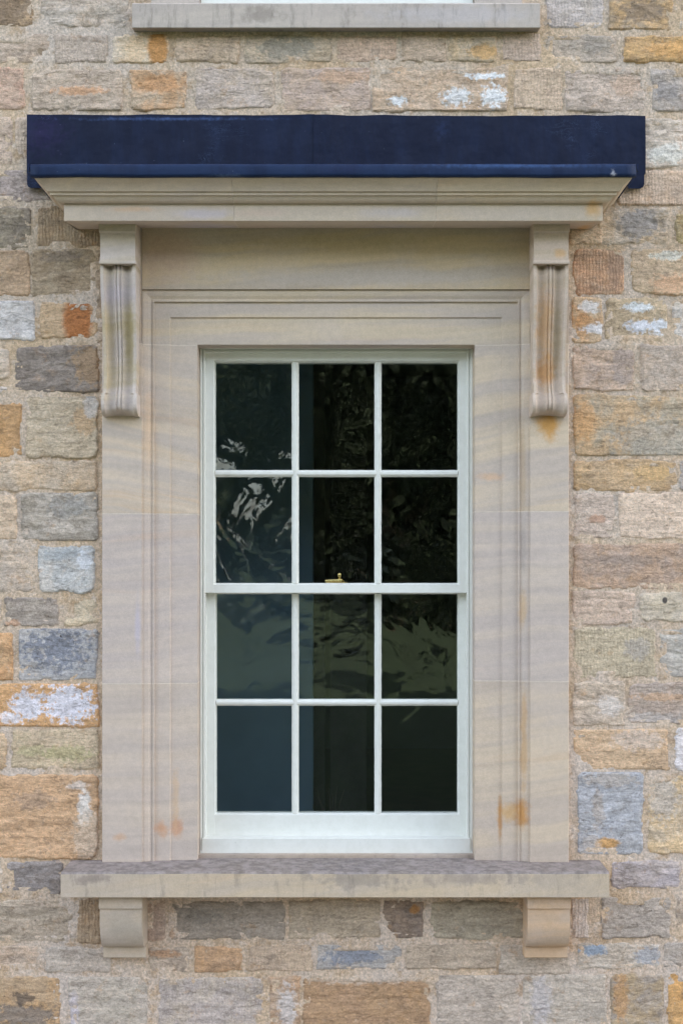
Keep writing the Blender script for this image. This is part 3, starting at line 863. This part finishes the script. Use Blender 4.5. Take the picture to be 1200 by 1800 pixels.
scroll(187.5, 250, 'left scroll bracket of grey sandstone with olive tinge under the cornice end', ((194, 188, 184), (186, 176, 150)),
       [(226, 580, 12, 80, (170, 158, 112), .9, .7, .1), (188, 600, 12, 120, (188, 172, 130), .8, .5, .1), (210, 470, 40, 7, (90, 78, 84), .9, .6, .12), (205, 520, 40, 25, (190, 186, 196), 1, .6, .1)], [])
scroll(927, 988.5, 'right scroll bracket with a long rust orange stain down its front', ((200, 188, 176), (188, 176, 156)),
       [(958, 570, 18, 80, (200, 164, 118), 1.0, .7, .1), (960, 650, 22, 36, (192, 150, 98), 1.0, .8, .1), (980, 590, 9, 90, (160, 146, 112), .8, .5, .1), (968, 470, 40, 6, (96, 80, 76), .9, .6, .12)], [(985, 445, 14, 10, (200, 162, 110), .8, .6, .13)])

# ------------------------------------------------------------------ cornice
OC_, OT = 0.22, 0.30
cor = empty('cornice', (0, 0, zpx(388, OC_)), label='projecting moulded sandstone cornice over the window, capped by dark blue lead', cat='cornice')
CP = [(-0.06, 306, OT)]
CP += [(OT + .004, 306, OT), (OT + .004, 313, OT), (OT - .002, 316, OT), (OT - .010, 320, .29), (OT - .019, 325, .285), (OT - .026, 331, .275), (OT - .031, 337, .265),
       (OT - .038, 337.6, .26), (OT - .040, 343, .26), (OT - .047, 343.8, .255), (OT - .050, 347, .25), (OT - .057, 352, .245), (OT - .066, 356, .235), (OT - .074, 357.4, .226), (OC_, 357.6, OC_),
       (OC_, 388.3, OC_), (-0.06, 368, OC_)]
def cz(y, p): return ZC + (YC - y) * S * (D - p) / D
CPROF = [(o, cz(y, p)) for o, y, p in CP]
HWL = (XC - 113) * S * (D - OC_) / D; HWR = (1058.5 - XC) * S * (D - OC_) / D
def cpiece(xa, xb, kind, **kw):
    m = MB()
    front_a = [Vector((xa, -o, z)) for o, z in CPROF]; front_b = [Vector((xb, -o, z)) for o, z in CPROF]
    if kind == 'L':
        cl = [Vector((-(HWL + o - OC_), -o, z)) for o, z in CPROF]
        bk = [Vector((-(HWL + o - OC_), 0.1, z)) for o, z in CPROF]
        cl[-1].x = bk[-1].x = -HWL; bk[-2].z = CPROF[-1][1] + .004
        m.loft([bk, cl, front_b])
    elif kind == 'R':
        cl = [Vector(((HWR + o - OC_), -o, z)) for o, z in CPROF]
        bk = [Vector(((HWR + o - OC_), 0.1, z)) for o, z in CPROF]
        cl[-1].x = bk[-1].x = HWR; bk[-2].z = CPROF[-1][1] + .004
        m.loft([front_a, cl, bk])
    else:
        m.loft([front_a, front_b])
    return dress(m.build('cornice_block', M_DRS, cor, smooth=True), **kw)
j1 = (411.5 - XC) * S * (D - OC_) / D; j2 = (765.5 - XC) * S * (D - OC_) / D
CR = (196, 184, 150)
cpiece(0, j1 - .0012, 'L', a=(200, 188, 166), b=(190, 180, 166), ang=0.35, iron=.3, pl=[(230, 373, 260, 22, (196, 188, 178), .8, .55, .22), (235, 368, 50, 6, (208, 180, 150), .8, .6, .22), (360, 376, 60, 10, (192, 188, 196), .8, .7, .22)])
cpiece(j1 + .0012, j2 - .0012, 'M', a=(198, 187, 164), b=(190, 180, 164), ang=0.05, iron=.2, pl=[(590, 373, 300, 22, (194, 186, 174), .8, .55, .22), (460, 374, 60, 10, (200, 184, 170), .8, .6, .22), (690, 374, 60, 10, (190, 186, 188), .8, .6, .22)])
cpiece(j2 + .0012, 0, 'R', a=(198, 187, 164), b=(190, 179, 160), ang=0.1, iron=.3, pl=[(900, 373, 240, 22, (193, 186, 176), .8, .55, .22), (1042, 368, 16, 18, (200, 166, 116), .8, .8, .22)])
for j in (j1, j2):
    m = MB(); m.loft([[Vector((j - .0013, -(o - .0012), z)) for o, z in CPROF], [Vector((j + .0013, -(o - .0012), z)) for o, z in CPROF]])
    m.build('joint', M_JOINT, cor)

# ------------------------------------------------------------------ lead flashing
LA, LB_ = (25, 36, 67), (33, 48, 84)
def leadset(o, a=LA, b=LB_, pl=()):
    o['tone_a'] = list(alb(a, .5)); o['tone_b'] = list(alb(b, .5)); set_patches(o, list(pl), WORLDPOS[o.name])
lead = empty('lead_flashing', (0, 0, zpx(330, 0.01)), label='dark navy lead flashing covering the top of the cornice, with rolled front edge', cat='flashing')
# upstand against the wall: two long sheets lapped near the middle and near the right third, gently uneven top edge
def sheet(x0, x1, p, lap):
    m = MB(); n = 28; loops = []
    for i in range(n + 1):
        x = x0 + (x1 - x0) * i / n
        yt = 202 + (2.2 * MN.noise(Vector((x * .02, 1.7, 0))) + 0.004 * (x - 590) * 0 + (0.9 if lap else 0))
        q = p + 0.004 * MN.noise(Vector((x * .008, 5.1, lap)))
        A, B = W(x, yt, p), W(x, 305, p)
        loops.append([Vector((A.x, -q, A.z)), Vector((A.x, -q - .004, (A.z * .4 + B.z * .6))), Vector((A.x, -q - .002, B.z)), Vector((A.x, 0.02, B.z)), Vector((A.x, 0.02, A.z + .002))])
    m.loft(loops)
    leadset(m.build('upstand_sheet', M_LEAD, lead, smooth=True), pl=[(75, 235, 60, 50, (44, 36, 82), 1.2, .5), (775, 230, 16, 22, (52, 70, 112), 1.6, .3), (300, 210, 200, 4, (90, 120, 180), 1.4, .4)])
sheet(48, 553, 0.026, 0); sheet(551, 1133.5, 0.030, 1)
m = MB()
# sloping cover from the wall out to the front roll
zf = cz(290, OT)
wl, wr = -(HWL + OT - OC_) - .02, (HWR + OT - OC_) + .02
zb_ = zf + 0.05
n = 24; loops = []
for i in range(n + 1):
    x = wl + (wr - wl) * i / n
    d = 0.002 * MN.noise(Vector((x * 3, 0, 2)))
    loops.append([Vector((x, 0.0, zb_ + d)), Vector((x, -OT + .01, zf + d)), Vector((x, -OT + .01, zf - .03)), Vector((x, 0.0, zb_ - .04))])
m.loft(loops)
leadset(m.build('cover_sheet', M_LEAD, lead, smooth=True))
# front roll: a drooping flattened lip
m = MB(); n = 60; loops = []
p0 = OT + .016
xa = (54 - XC) * S * (D - p0) / D; xb = (1117 - XC) * S * (D - p0) / D
for i in range(n + 1):
    x = xa + (xb - xa) * i / n
    dz = 0.0018 * MN.noise(Vector((x * 5, 1, 2))) + 0.001 * MN.noise(Vector((x * 17, 1, 2)))
    zt, zl = cz(287, p0) + dz * .7, cz(310.5, p0) + dz
    hh = zt - zl
    endk = 1.0
    ring = []
    for (f, q) in ((0.0, .000), (0.03, .010), (0.12, .015), (.3, .018), (.55, .0175), (.8, .0185), (.94, .017), (1.0, .010), (1.0, -.004), (.5, -.006)):
        ring.append(Vector((x, -(OT + .002 + q), zl + hh * (1 - f))))
    loops.append(ring)
m.loft(loops)
leadset(m.build('front_roll', M_LEAD, lead, smooth='all'), (41, 64, 106), (34, 52, 90), pl=[(610, 298, 50, 10, (28, 40, 74), 1.6, .8, p0), (1076, 304, 5, 7, (190, 196, 210), 2.2, .8, p0), (400, 309, 30, 4, (90, 110, 140), 1.6, .5, p0), (900, 292, 180, 5, (66, 100, 152), 1.2, .5, p0)])  # lighter blues paint the sky's reflection into the roll
# flaps dressed down the wall at either end
def flap(x0, x1, y1, rc, sgn):
    m = MB()
    pts = [(x0, 296), (x1, 296)] if True else []
    pf = .034
    out = [(x0, 290), (x1, 290)]
    if sgn < 0: low = [(x1, y1), (x0 + 7, y1), (x0 + 2, y1 - 2), (x0, y1 - 7)]
    else: low = [(x1, y1 - 8), (x1 - 2, y1 - 3), (x1 - 7, y1), (x0 + 4, y1), (x0, y1 - 10)]
    loop = out + low
    m.loft([[W(x, y, pf) for x, y in loop], [W(x, y, .0) for x, y in loop]])
    leadset(m.build('end_flap', M_LEAD, lead))
flap(48, 86, 330.5, 4, -1); flap(1100, 1131.5, 331.5, 4, 1)
# side cheek of the cover turned over the cornice return
for sx, x0 in ((-1, wl), (1, wr)):
    m = MB()
    t = .004 * sx
    pr = [(0.0, zb_ + .002), (OT + .006, zf + .002), (OT + .006, zf - .022), (0.0, zf - .026)]
    m.loft([[Vector((x0, -o, z)) for o, z in pr], [Vector((x0 + t, -o, z)) for o, z in pr]])
    leadset(m.build('side_cheek', M_LEAD, lead), (40, 60, 104), (36, 50, 92))

# ------------------------------------------------------------------ lower sill and its brackets
sill = empty('window_sill', (0, 0, zpx(1577, .17)), label='long projecting sandstone sill with grimy grey top below the sash window', cat='sill')
ps = .17
m = MB(); n = 48
A, B = W(107, 1577.5, ps), W(1070, 1577.5, ps)
loops = []
for i in range(n + 1):
    x = A.x + (B.x - A.x) * i / n
    j = lambda f, a: a * MN.noise(Vector((x * f, 4.4, 0)))
    zt = W(0, 1533.5, ps).z + j(9, .0015) + j(40, .0012); zl = A.z + j(12, .0006)
    zbk = W(0, 1513.5, 0).z + .004
    loops.append([Vector((x, .35, zbk)), Vector((x, .03, zbk)), Vector((x, -ps + .008, zt + .001)), Vector((x, -ps - j(20, .001), zt - .006)), Vector((x, -ps, zl)), Vector((x, -ps + .03, zl)), Vector((x, -ps + .032, zl + .012)), Vector((x, .35, zl + .012))])
m.loft(loops)
nf = len(loops[0])
for fi, f in enumerate(m.f):
    if len(f) == 4:
        idx = sorted(i % nf for i in f)
        if idx in ([0, 0, 1, 1], [1, 1, 2, 2], [2, 2, 3, 3]): m.m[fi] = 1
so = m.build('sill_slab', [M_DRS, M_TOP], sill, smooth=True)
dress(so, (194, 180, 154), (180, 171, 156), 0.14, .2, .4, pl=[(620, 1545, 90, 16, (140, 136, 128), 2.2, .6, ps), (160, 1545, 30, 10, (130, 122, 116), 2.2, .6, ps), (820, 1545, 130, 12, (150, 142, 132), 2.0, .6, ps), (985, 1548, 80, 20, (170, 162, 148), 1.4, .6, ps)])
m = MB(); m.boxpx(349, 835, 1503.3, 1514, -.03, -.2)
dress(m.build('sill_stool', M_DRS, sill), (176, 164, 148), (160, 152, 142), 0.1, .1, .5)

def sill_bracket(x0, x1, label, tones, pl):
    X0, X1 = (x0 - XC) * S, (x1 - XC) * S
    root = empty('sill_bracket', ((X0 + X1) / 2, 0, zpx(1684, .05)), label=label, cat='bracket', group='stone brackets under the window sill')
    zt = W(0, 1577.5, ps).z + .012
    pc = .135
    m = MB()
    la = [(-.05, zt), (pc, zt), (pc, zpx(1597.5, pc)), (-.05, zpx(1597.5, pc))]
    m.loft([[Vector((X0, -p, z)) for p, z in la], [Vector((X1, -p, z)) for p, z in la]])
    dress(m.build('bracket_cap', M_DRS, root), *tones, .05, .2)
    m = MB()
    z0 = zpx(1597.5, pc) + .0; z1 = zpx(1663.5, .06)
    la = [(-.05, z0), (pc - .008, z0), (pc - .008, z0 - .012)]
    H = (z0 - .02) - z1
    for i in range(15):
        a = math.pi / 2 * i / 14
        la.append((pc - .008 - .068 * (1 - math.cos(a)), z0 - .02 - .02 - (H - .02) * math.sin(a)))
    la.append((-.05, la[-1][1]))
    m.loft([[Vector((X0 + .002, -p, z)) for p, z in la], [Vector((X1 - .002, -p, z)) for p, z in la]])
    dress(m.build('bracket_body', M_DRS, root, smooth=True), *tones, .03, .2, pl=pl)
    zlow = la[-1][1]
    m = MB()
    la = [(-.05, zlow), (.056, zlow), (.058, zlow - .01), (.058, zpx(1683, .058)), (.055, zpx(1684, .058)), (-.05, zpx(1684, .058))]
    m.loft([[Vector((X0 + .001, -p, z)) for p, z in la], [Vector((X1 + .001, -p, z)) for p, z in la]])
    dress(m.build('bracket_foot', M_DRS, root), *tones, .05, .15)
sill_bracket(187, 261, 'left rounded sandstone bracket under the sill, greyish front', ((186, 174, 154), (172, 164, 150)), [(214, 1625, 40, 30, (164, 158, 144), 1, .6, .13)])
sill_bracket(917, 991, 'right rounded sandstone bracket under the sill, warm tan front', ((200, 174, 142), (182, 166, 146)), [])

# ------------------------------------------------------------------ sash window
win = empty('sash_window', W(590, 1503, -.06), label='white painted twelve pane sash window with dark rooms behind', cat='window')
PF, PU, PL = -.070, -.088, -.132
def bar(mb, x0, x1, y0, y1, pf, pb, l=0, r=0, t=0, b=0, pg=None, seed=0.0):
    """bar with putty slopes (px) on the chosen sides; pixel bounds are the slope's foot at the glass plane"""
    if pg is None: pg = pf - .013
    A, B = W(x0, y1, pf), W(x1, y0, pf)
    vert = (y1 - y0) > (x1 - x0)
    L = (B.z - A.z) if vert else (B.x - A.x)
    n = max(2, int(L / .018)) if (l or r or t or b) else 1
    loops = []
    for i in range(n + 1):
        f = i / n
        jt = lambda k_:   .0007 * MN.noise(Vector((f * L * 38, seed + k_, 3.3))) + .0005 * MN.noise(Vector((f * L * 110, seed + k_, 1.3)))
        if vert:
            z = A.z + L * f
            loops.append([Vector((A.x, -pb, z)), Vector((A.x - (jt(0) if l else 0), -pg, z)), Vector((A.x + l * S, -pf, z)), Vector((B.x - r * S, -pf, z)), Vector((B.x + (jt(5) if r else 0), -pg, z)), Vector((B.x, -pb, z))])
        else:
            x = A.x + L * f
            loops.append([Vector((x, -pb, A.z)), Vector((x, -pg, A.z - (jt(0) if b else 0))), Vector((x, -pf, A.z + b * S)), Vector((x, -pf, B.z - t * S)), Vector((x, -pg, B.z + (jt(5) if t else 0))), Vector((x, -pb, B.z))])
    mb.loft(loops)
def paint(name, parent, *specs):
    m = MB()
    for s_ in specs:
        bar(m, *s_[0], **s_[1])
    return m.build(name, M_PAINT, parent)
# box frame: outer linings, staff bead, pulley stiles, head
for (a, b_, c_, d_, e_) in ((351.8, 355.2, 357.3, 360.6, 1), (830.2, 825.9, 823.8, 820.5, -1)):
    lo, hi = min(a, b_), max(a, b_)
    m = MB(); m.boxpx(lo, hi, 612.2, 1496, PF, -.18, bev=.001); 
    m.build('outer_lining', M_PAINT, win)
    lo, hi = min(b_, c_), max(b_, c_)
    m = MB(); m.boxpx(lo, hi, 611, 1482, PF - .012, -.18); m.build('lining_groove', M_PAINT, win)
    lo, hi = min(c_, d_), max(c_, d_)
    m = MB(); m.boxpx(lo, hi, 615, 1483, PF - .006, -.18, bev=.001); m.build('staff_bead', M_PAINT, win)
m = MB(); m.boxpx(355.5, 825.6, 611.6, 613.6, PF, -.18, bev=.001); m.build('head_lining', M_PAINT, win)
m = MB(); m.boxpx(357.5, 823.6, 613.7, 615.6, PF - .012, -.18); m.build('head_groove', M_PAINT, win)
m = MB(); m.boxpx(360.8, 820.3, 615.8, 619.6, PF - .006, -.18, bev=.001); m.build('head_bead', M_PAINT, win)
# timber sill with sloped top
m = MB()
pr = [(-.175, 1470.6, -.132), (-.070, 1472.8, -.07), (-.063, 1474.5, -.063), (-.063, 1503, -.063), (-.175, 1503, -.063)]
la = [Vector((W(355.4, 0, -.063).x, -p, zpx(y, q))) for p, y, q in pr]; lb = [Vector((W(826, 0, -.063).x, -p, zpx(y, q))) for p, y, q in pr]
m.loft([la, lb]); m.build('timber_sill', M_PAINT, win)
for a, b_ in ((351.8, 355.3), (826.1, 830.2)):
    m = MB(); m.boxpx(a, b_, 1496.2, 1503, -.0632, -.175); m.build('sill_horn', M_PAINT, win)

BX = [(512.5, 525), (658, 670.3)]
def sash(name, pf, xl0, xl1, xr0, xr1, yt0, yt1, ybar0, ybar1, yb0, yb1, label, wave):
    root = empty(name, W((xl0 + xr1) / 2, yb1, pf), label=label)
    root.parent = win; root.location = W((xl0 + xr1) / 2, yb1, pf) - win.location
    WORLDPOS[root.name] = W((xl0 + xr1) / 2, yb1, pf)
    pb = pf - .042
    paint('stile', root, ((xl0, xl1, yt0, yb1, pf, pb), dict(r=3, seed=1.0)))
    paint('stile', root, ((xr0, xr1, yt0, yb1, pf, pb), dict(l=3, seed=2.0)))
    paint('rail', root, ((xl1 - 3.2, xr0 + 3.2, yt0, yt1, pf - .0004, pb - .0003), dict(b=3, seed=3.0)))
    paint('rail', root, ((xl1 - 3.2, xr0 + 3.2, yb0, yb1, pf - .0004, pb - .0003), dict(t=3, seed=4.0)))
    for i, (a, b_) in enumerate(BX):
        paint('glazing_bar', root, ((a, b_, yt1 - 1, yb0 + 1, pf - .003, pb + .006), dict(l=4.2, r=4.2, pg=pf - .013, seed=5.0 + i)))
    xs = [(xl1, BX[0][0]), (BX[0][1], BX[1][0]), (BX[1][1], xr0)]
    for i, (a, b_) in enumerate(xs):
        paint('glazing_bar', root, ((a - 3.5 * (i > 0), b_ + 3.5 * (i < 2), ybar0, ybar1, pf - .0036, pb + .006), dict(t=4.2, b=4.2, pg=pf - .013, seed=8.0 + i)))
    k_ = 0
    for (y0, y1) in ((yt1, ybar0), (ybar1, yb0)):
        for (a, b_) in xs:
            m = MB(); pg = pf - .0125
            tl, tt = rngp.uniform(-.0011, .0011), rngp.uniform(-.0011, .0011)
            A, B = W(a - 2, y1 + 2, pg), W(b_ + 2, y0 - 2, pg)
            fr = [Vector((A.x, -pg - tl, A.z)), Vector((B.x, -pg + tl, A.z)), Vector((B.x, -pg + tl, B.z)), Vector((A.x, -pg - tl, B.z))]
            fr[2].y += tt; fr[3].y += tt
            m.hexa(fr, [v + Vector((0, .003, 0)) for v in fr])
            o = m.build('pane', M_GLASS, root)
            o['wave'] = wave[k_]; k_ += 1
    return root
rngp = random.Random(5)
up = sash('upper_sash', PU, 360.8, 378.3, 804.3, 820.2, 620, 637, 826, 838, 1025, 1042, 'upper sash standing in front of the lower one', [.007, .007, .012, .012, .006, .006])
lowr = sash('lower_sash', PL, 362.5, 380, 804, 818.6, 1027, 1044.5, 1229.5, 1241, 1429.5, 1470.2, 'lower sash set back behind the upper one', [.003, .006, .004, .003, .004, .004])
# brass fastener on the meeting rail
fz = W(0, 1025.4, PU).z
fa = empty('sash_fastener', (0, 0, 0), label='brass fastener on the meeting rail')
fa.parent = win; fo = Vector((W(590, 0, PL).x, -PL + .01, fz + .001)); fa.location = fo - win.location; WORLDPOS[fa.name] = fo
pf_ = PL + .015 - .02
def fx(x): return W(x, 0, pf_).x
m = MB(); m.box(fx(573), fx(610), fz, fz + .003, pf_ + .006, pf_ - .02, bev=.001); m.build('base_plate', M_BRASS, fa)
m = MB(); m.tube([(fx(571.5), -pf_, fz + .0085), (fx(580), -pf_, fz + .0095), (fx(592), -pf_, fz + .0100), (fx(601), -pf_, fz + .0105)], [.0062, .0070, .0072, .0078], 12); m.build('lever', M_BRASS, fa, smooth=True)
m = MB(); m.tube([(fx(600), -pf_, fz + .014), (fx(603), -pf_ , fz + .006), (fx(606), -pf_, fz + .002)], [.006, .005, .003], 8); m.build('link', M_BRASS, fa, smooth=True)
m = MB(); kx = fx(596.5)
m.tube([(kx, -pf_, fz + .016), (kx, -pf_, fz + .022), (kx, -pf_, fz + .025), (kx, -pf_, fz + .031), (kx, -pf_, fz + .037), (kx, -pf_, fz + .040)], [.004, .004, .0065, .0082, .0065, .001], 12); m.build('knob', M_BRASS, fa, smooth=True)

# reed diffuser just inside
rz = W(0, 1440, -.3).z
rd = empty('reed_diffuser', (W(582, 0, -.3).x, .3, rz - .06), label='thin dark reed sticks fanning out behind the bottom middle pane', cat='diffuser')
bs = MB(); bx = W(582, 0, -.3).x
bs.tube([(bx, .3, rz - .06), (bx, .3, rz - .01), (bx, .3, rz), (bx, .3, rz + .004), (bx, .3, rz + .02)], [.03, .03, .026, .014, .014], 14); bs.build('bottle', M_BOTTLE, rd, smooth=True)
for (xt, yt) in ((556, 1390), (577, 1385), (584, 1396), (592, 1384), (604, 1388)):
    m = MB(); t = W(xt, yt, -.3); m.tube([(bx + (t.x - bx) * .12, .3, rz - .03), (t.x, .3 + rngp.uniform(-.02, .02), t.z)], .0016, 6); m.build('reed', M_STICK, rd)
m = MB(); m.box(W(345, 0, -.2).x, W(838, 0, -.2).x, rz - .09, rz - .061, -.17, -.52); tag(m.build('window_board', M_PAINT), kind='structure')

# ------------------------------------------------------------------ upper window, only its sill and foot in the frame
us = empty('upper_sill', (0, 0, zpx(48, .05)), label='weathered grey stone sill of the upper window at the top edge', cat='sill')
m = MB()
A, B = W(232.5, 48.5, .05), W(948.5, 4.5, .05)
loops = []
for i in range(41):
    x = A.x + (B.x - A.x) * i / 40
    j = .001 * MN.noise(Vector((x * 14, 2, 9)))
    loops.append([Vector((x, .2, B.z + .004)), Vector((x, -.045, B.z + j)), Vector((x, -.05 + j, B.z - .005)), Vector((x, -.05, A.z + j * .5)), Vector((x, -.035, A.z)), Vector((x, -.034, A.z + .006)), Vector((x, .2, A.z + .006))])
m.loft(loops)
dress(m.build('sill_slab', M_DRS, us, smooth=True), (188, 182, 172), (178, 172, 166), .05, .1, .55, pl=[(800, 25, 160, 20, (190, 188, 190), 1.2, .6, .05), (460, 25, 40, 20, (140, 134, 126), 1.8, .6, .05)])
uw = empty('upper_window', W(590, 0, -.05), label='white timber foot of the window above, cut off by the top edge', cat='window')
zs = B.z + .005
m = MB(); m.box(UX0 + .003, UX1 - .003, zs, zs + .055, .01, -.14, bev=.002); m.build('timber_sill', M_PAINT, uw)
m = MB(); m.box(UX0 + .03, UX1 - .03, zs + .056, zs + .15, -.05, -.1, bev=.002); m.build('bottom_rail', M_PAINT, uw)
for a, b_ in ((UX0 + .003, UX0 + .028), (UX1 - .028, UX1 - .003)):
    m = MB(); m.box(a, b_, zs + .056, UZ1 - .01, -.04, -.14, bev=.002); m.build('frame_side', M_PAINT, uw)
m = MB(); m.box(UX0 + .032, UX1 - .032, zs + .151, UZ1 - .01, -.065, -.07); o = m.build('pane', M_GLASS, uw); o['wave'] = .03
for a, b_ in ((W(268, 0).x, UX0), (UX1, W(915, 0).x)):
    m = MB(); m.box(a, b_, zs, UZ1, .028, -.15); dress(m.build('jamb_stone', M_DRS, uw), (190, 184, 176), (180, 174, 168), .1, .1, .2)

# ------------------------------------------------------------------ garden seen in the glass: trees beyond the lawn and one added bush
def leaf_mesh(name, rx, rz, base, n, size, seed):
    rg = random.Random(seed); V = []; F = []
    lobes = [(rg.uniform(-.55, .55) * rx, rg.uniform(-.55, .55) * rx, base + rz * (1 + rg.uniform(-.7, .7)), rg.uniform(.35, .6)) for _ in range(12)]
    for i in range(n):
        lx, ly, lz, lr = rg.choice(lobes)
        d = Vector((rg.gauss(0, 1), rg.gauss(0, 1), rg.gauss(0, 1))).normalized() * (rg.random() ** .4)
        c_ = Vector((lx + d.x * rx * lr, ly + d.y * rx * lr, max(base * .8, lz + d.z * rz * lr)))
        a = Vector((rg.gauss(0, 1), rg.gauss(0, 1), rg.gauss(0, 1))).normalized(); b = a.orthogonal().normalized()
        s_ = size * rg.uniform(.6, 1.4); k_ = len(V)
        V += [c_ - a * s_, c_ + b * s_ * .6, c_ + a * s_, c_ - b * s_ * .6]; F.append((k_, k_ + 1, k_ + 2, k_ + 3))
    me = bpy.data.meshes.new(name); me.from_pydata(V, [], F); me.materials.append(M_LEAF); return me
def trunk_mesh(h, r, seed):
    rg = random.Random(seed); m = MB()
    pts = [(rg.uniform(-.1, .1) * i, rg.uniform(-.1, .1) * i, h * i / 5) for i in range(6)]
    m.tube(pts, [r * (1.25 if i == 0 else 1 - .13 * i) for i in range(6)], 8)
    for k_ in range(6):
        z = h * rg.uniform(.45, .9); a = rg.uniform(0, 6.28); L = rg.uniform(1.5, 3.2)
        m.tube([(0, 0, z), (math.cos(a) * L * .5, math.sin(a) * L * .5, z + L * .4), (math.cos(a) * L, math.sin(a) * L, z + L * .9)], [r * .4, r * .28, r * .1], 6)
    me = bpy.data.meshes.new('trunk'); me.from_pydata(m.v, [], m.f); me.materials.append(M_BARK); return me
CROWNS = [leaf_mesh('crown', 4.2, 5.2, 3.6, 5200, .34, 1), leaf_mesh('crown', 4.8, 4.6, 4.4, 5200, .36, 2)]
TRUNKS = [trunk_mesh(11, .32, 3), trunk_mesh(10, .38, 4)]
TL = ['beyond the lawn, mirrored in the left panes', 'beyond the lawn, mirrored near the left glazing bar', 'beyond the lawn, mirrored in the middle panes', 'beyond the lawn, mirrored beside the brass fastener',
      'beyond the lawn, mirrored in the right panes', 'beyond the lawn, mirrored by the right stile', 'beyond the lawn, mirrored at the far left edge', 'beyond the lawn, mirrored at the far right edge']
for i, (x, y, k_, s_) in enumerate([(-9.4, -34, 0, 1.0), (1.9, -37, 1, 1.0), (6.6, -35, 0, 1.0), (10.5, -38, 1, 1.1), (-15, -36, 1, 1.1), (17, -36, 0, 1.1), (-22, -38, 0, 1.2), (24, -40, 1, 1.2)]):
    t = empty('tree', (x, y, 0), label='dark broadleaf tree ' + TL[i], cat='tree', group='trees beyond the lawn')
    t.rotation_euler.z = i * 1.3; t.scale = (s_, s_, s_)
    for nm, me in (('trunk', TRUNKS[k_]), ('crown', CROWNS[k_])):
        o = bpy.data.objects.new(nm, me); COL.objects.link(o); o.parent = t
def wood_mesh():
    rg = random.Random(21); V = []; F = []
    for i in range(36000):
        x = rg.uniform(-60, 60); z = rg.random() ** .8 * (21 + 4 * MN.noise(Vector((x * .12, 0, 0))))
        if abs(x + 6.2) < 1.6 and z < 7.5 and rg.random() < .97: continue
        c_ = Vector((x, rg.uniform(-3, 3), z))
        a = Vector((rg.gauss(0, 1), rg.gauss(0, .5), rg.gauss(0, 1))).normalized(); b = a.orthogonal().normalized()
        s_ = rg.uniform(.5, .95); k_ = len(V)
        V += [c_ - a * s_, c_ + b * s_ * .7, c_ + a * s_, c_ - b * s_ * .7]; F.append((k_, k_ + 1, k_ + 2, k_ + 3))
    me = bpy.data.meshes.new('far_wood'); me.from_pydata(V, [], F); me.materials.append(M_LEAF); return me
o = bpy.data.objects.new('far_wood', wood_mesh()); COL.objects.link(o); o.location = (0, -60, 0); tag(o, kind='stuff')
BUSH = leaf_mesh('added_shrub', 1.25, 1.0, .35, 4200, .10, 9)  # bush added to hide the bright lawn mirrored in the right panes
o = bpy.data.objects.new('added_shrub', BUSH); COL.objects.link(o); o.location = (2.0, -20.5, 0); o.scale = (1.05, 1.0, 1.05)
tag(o, label='low dark bush added on the lawn to darken the reflection in the right hand panes', cat='added_shrub')
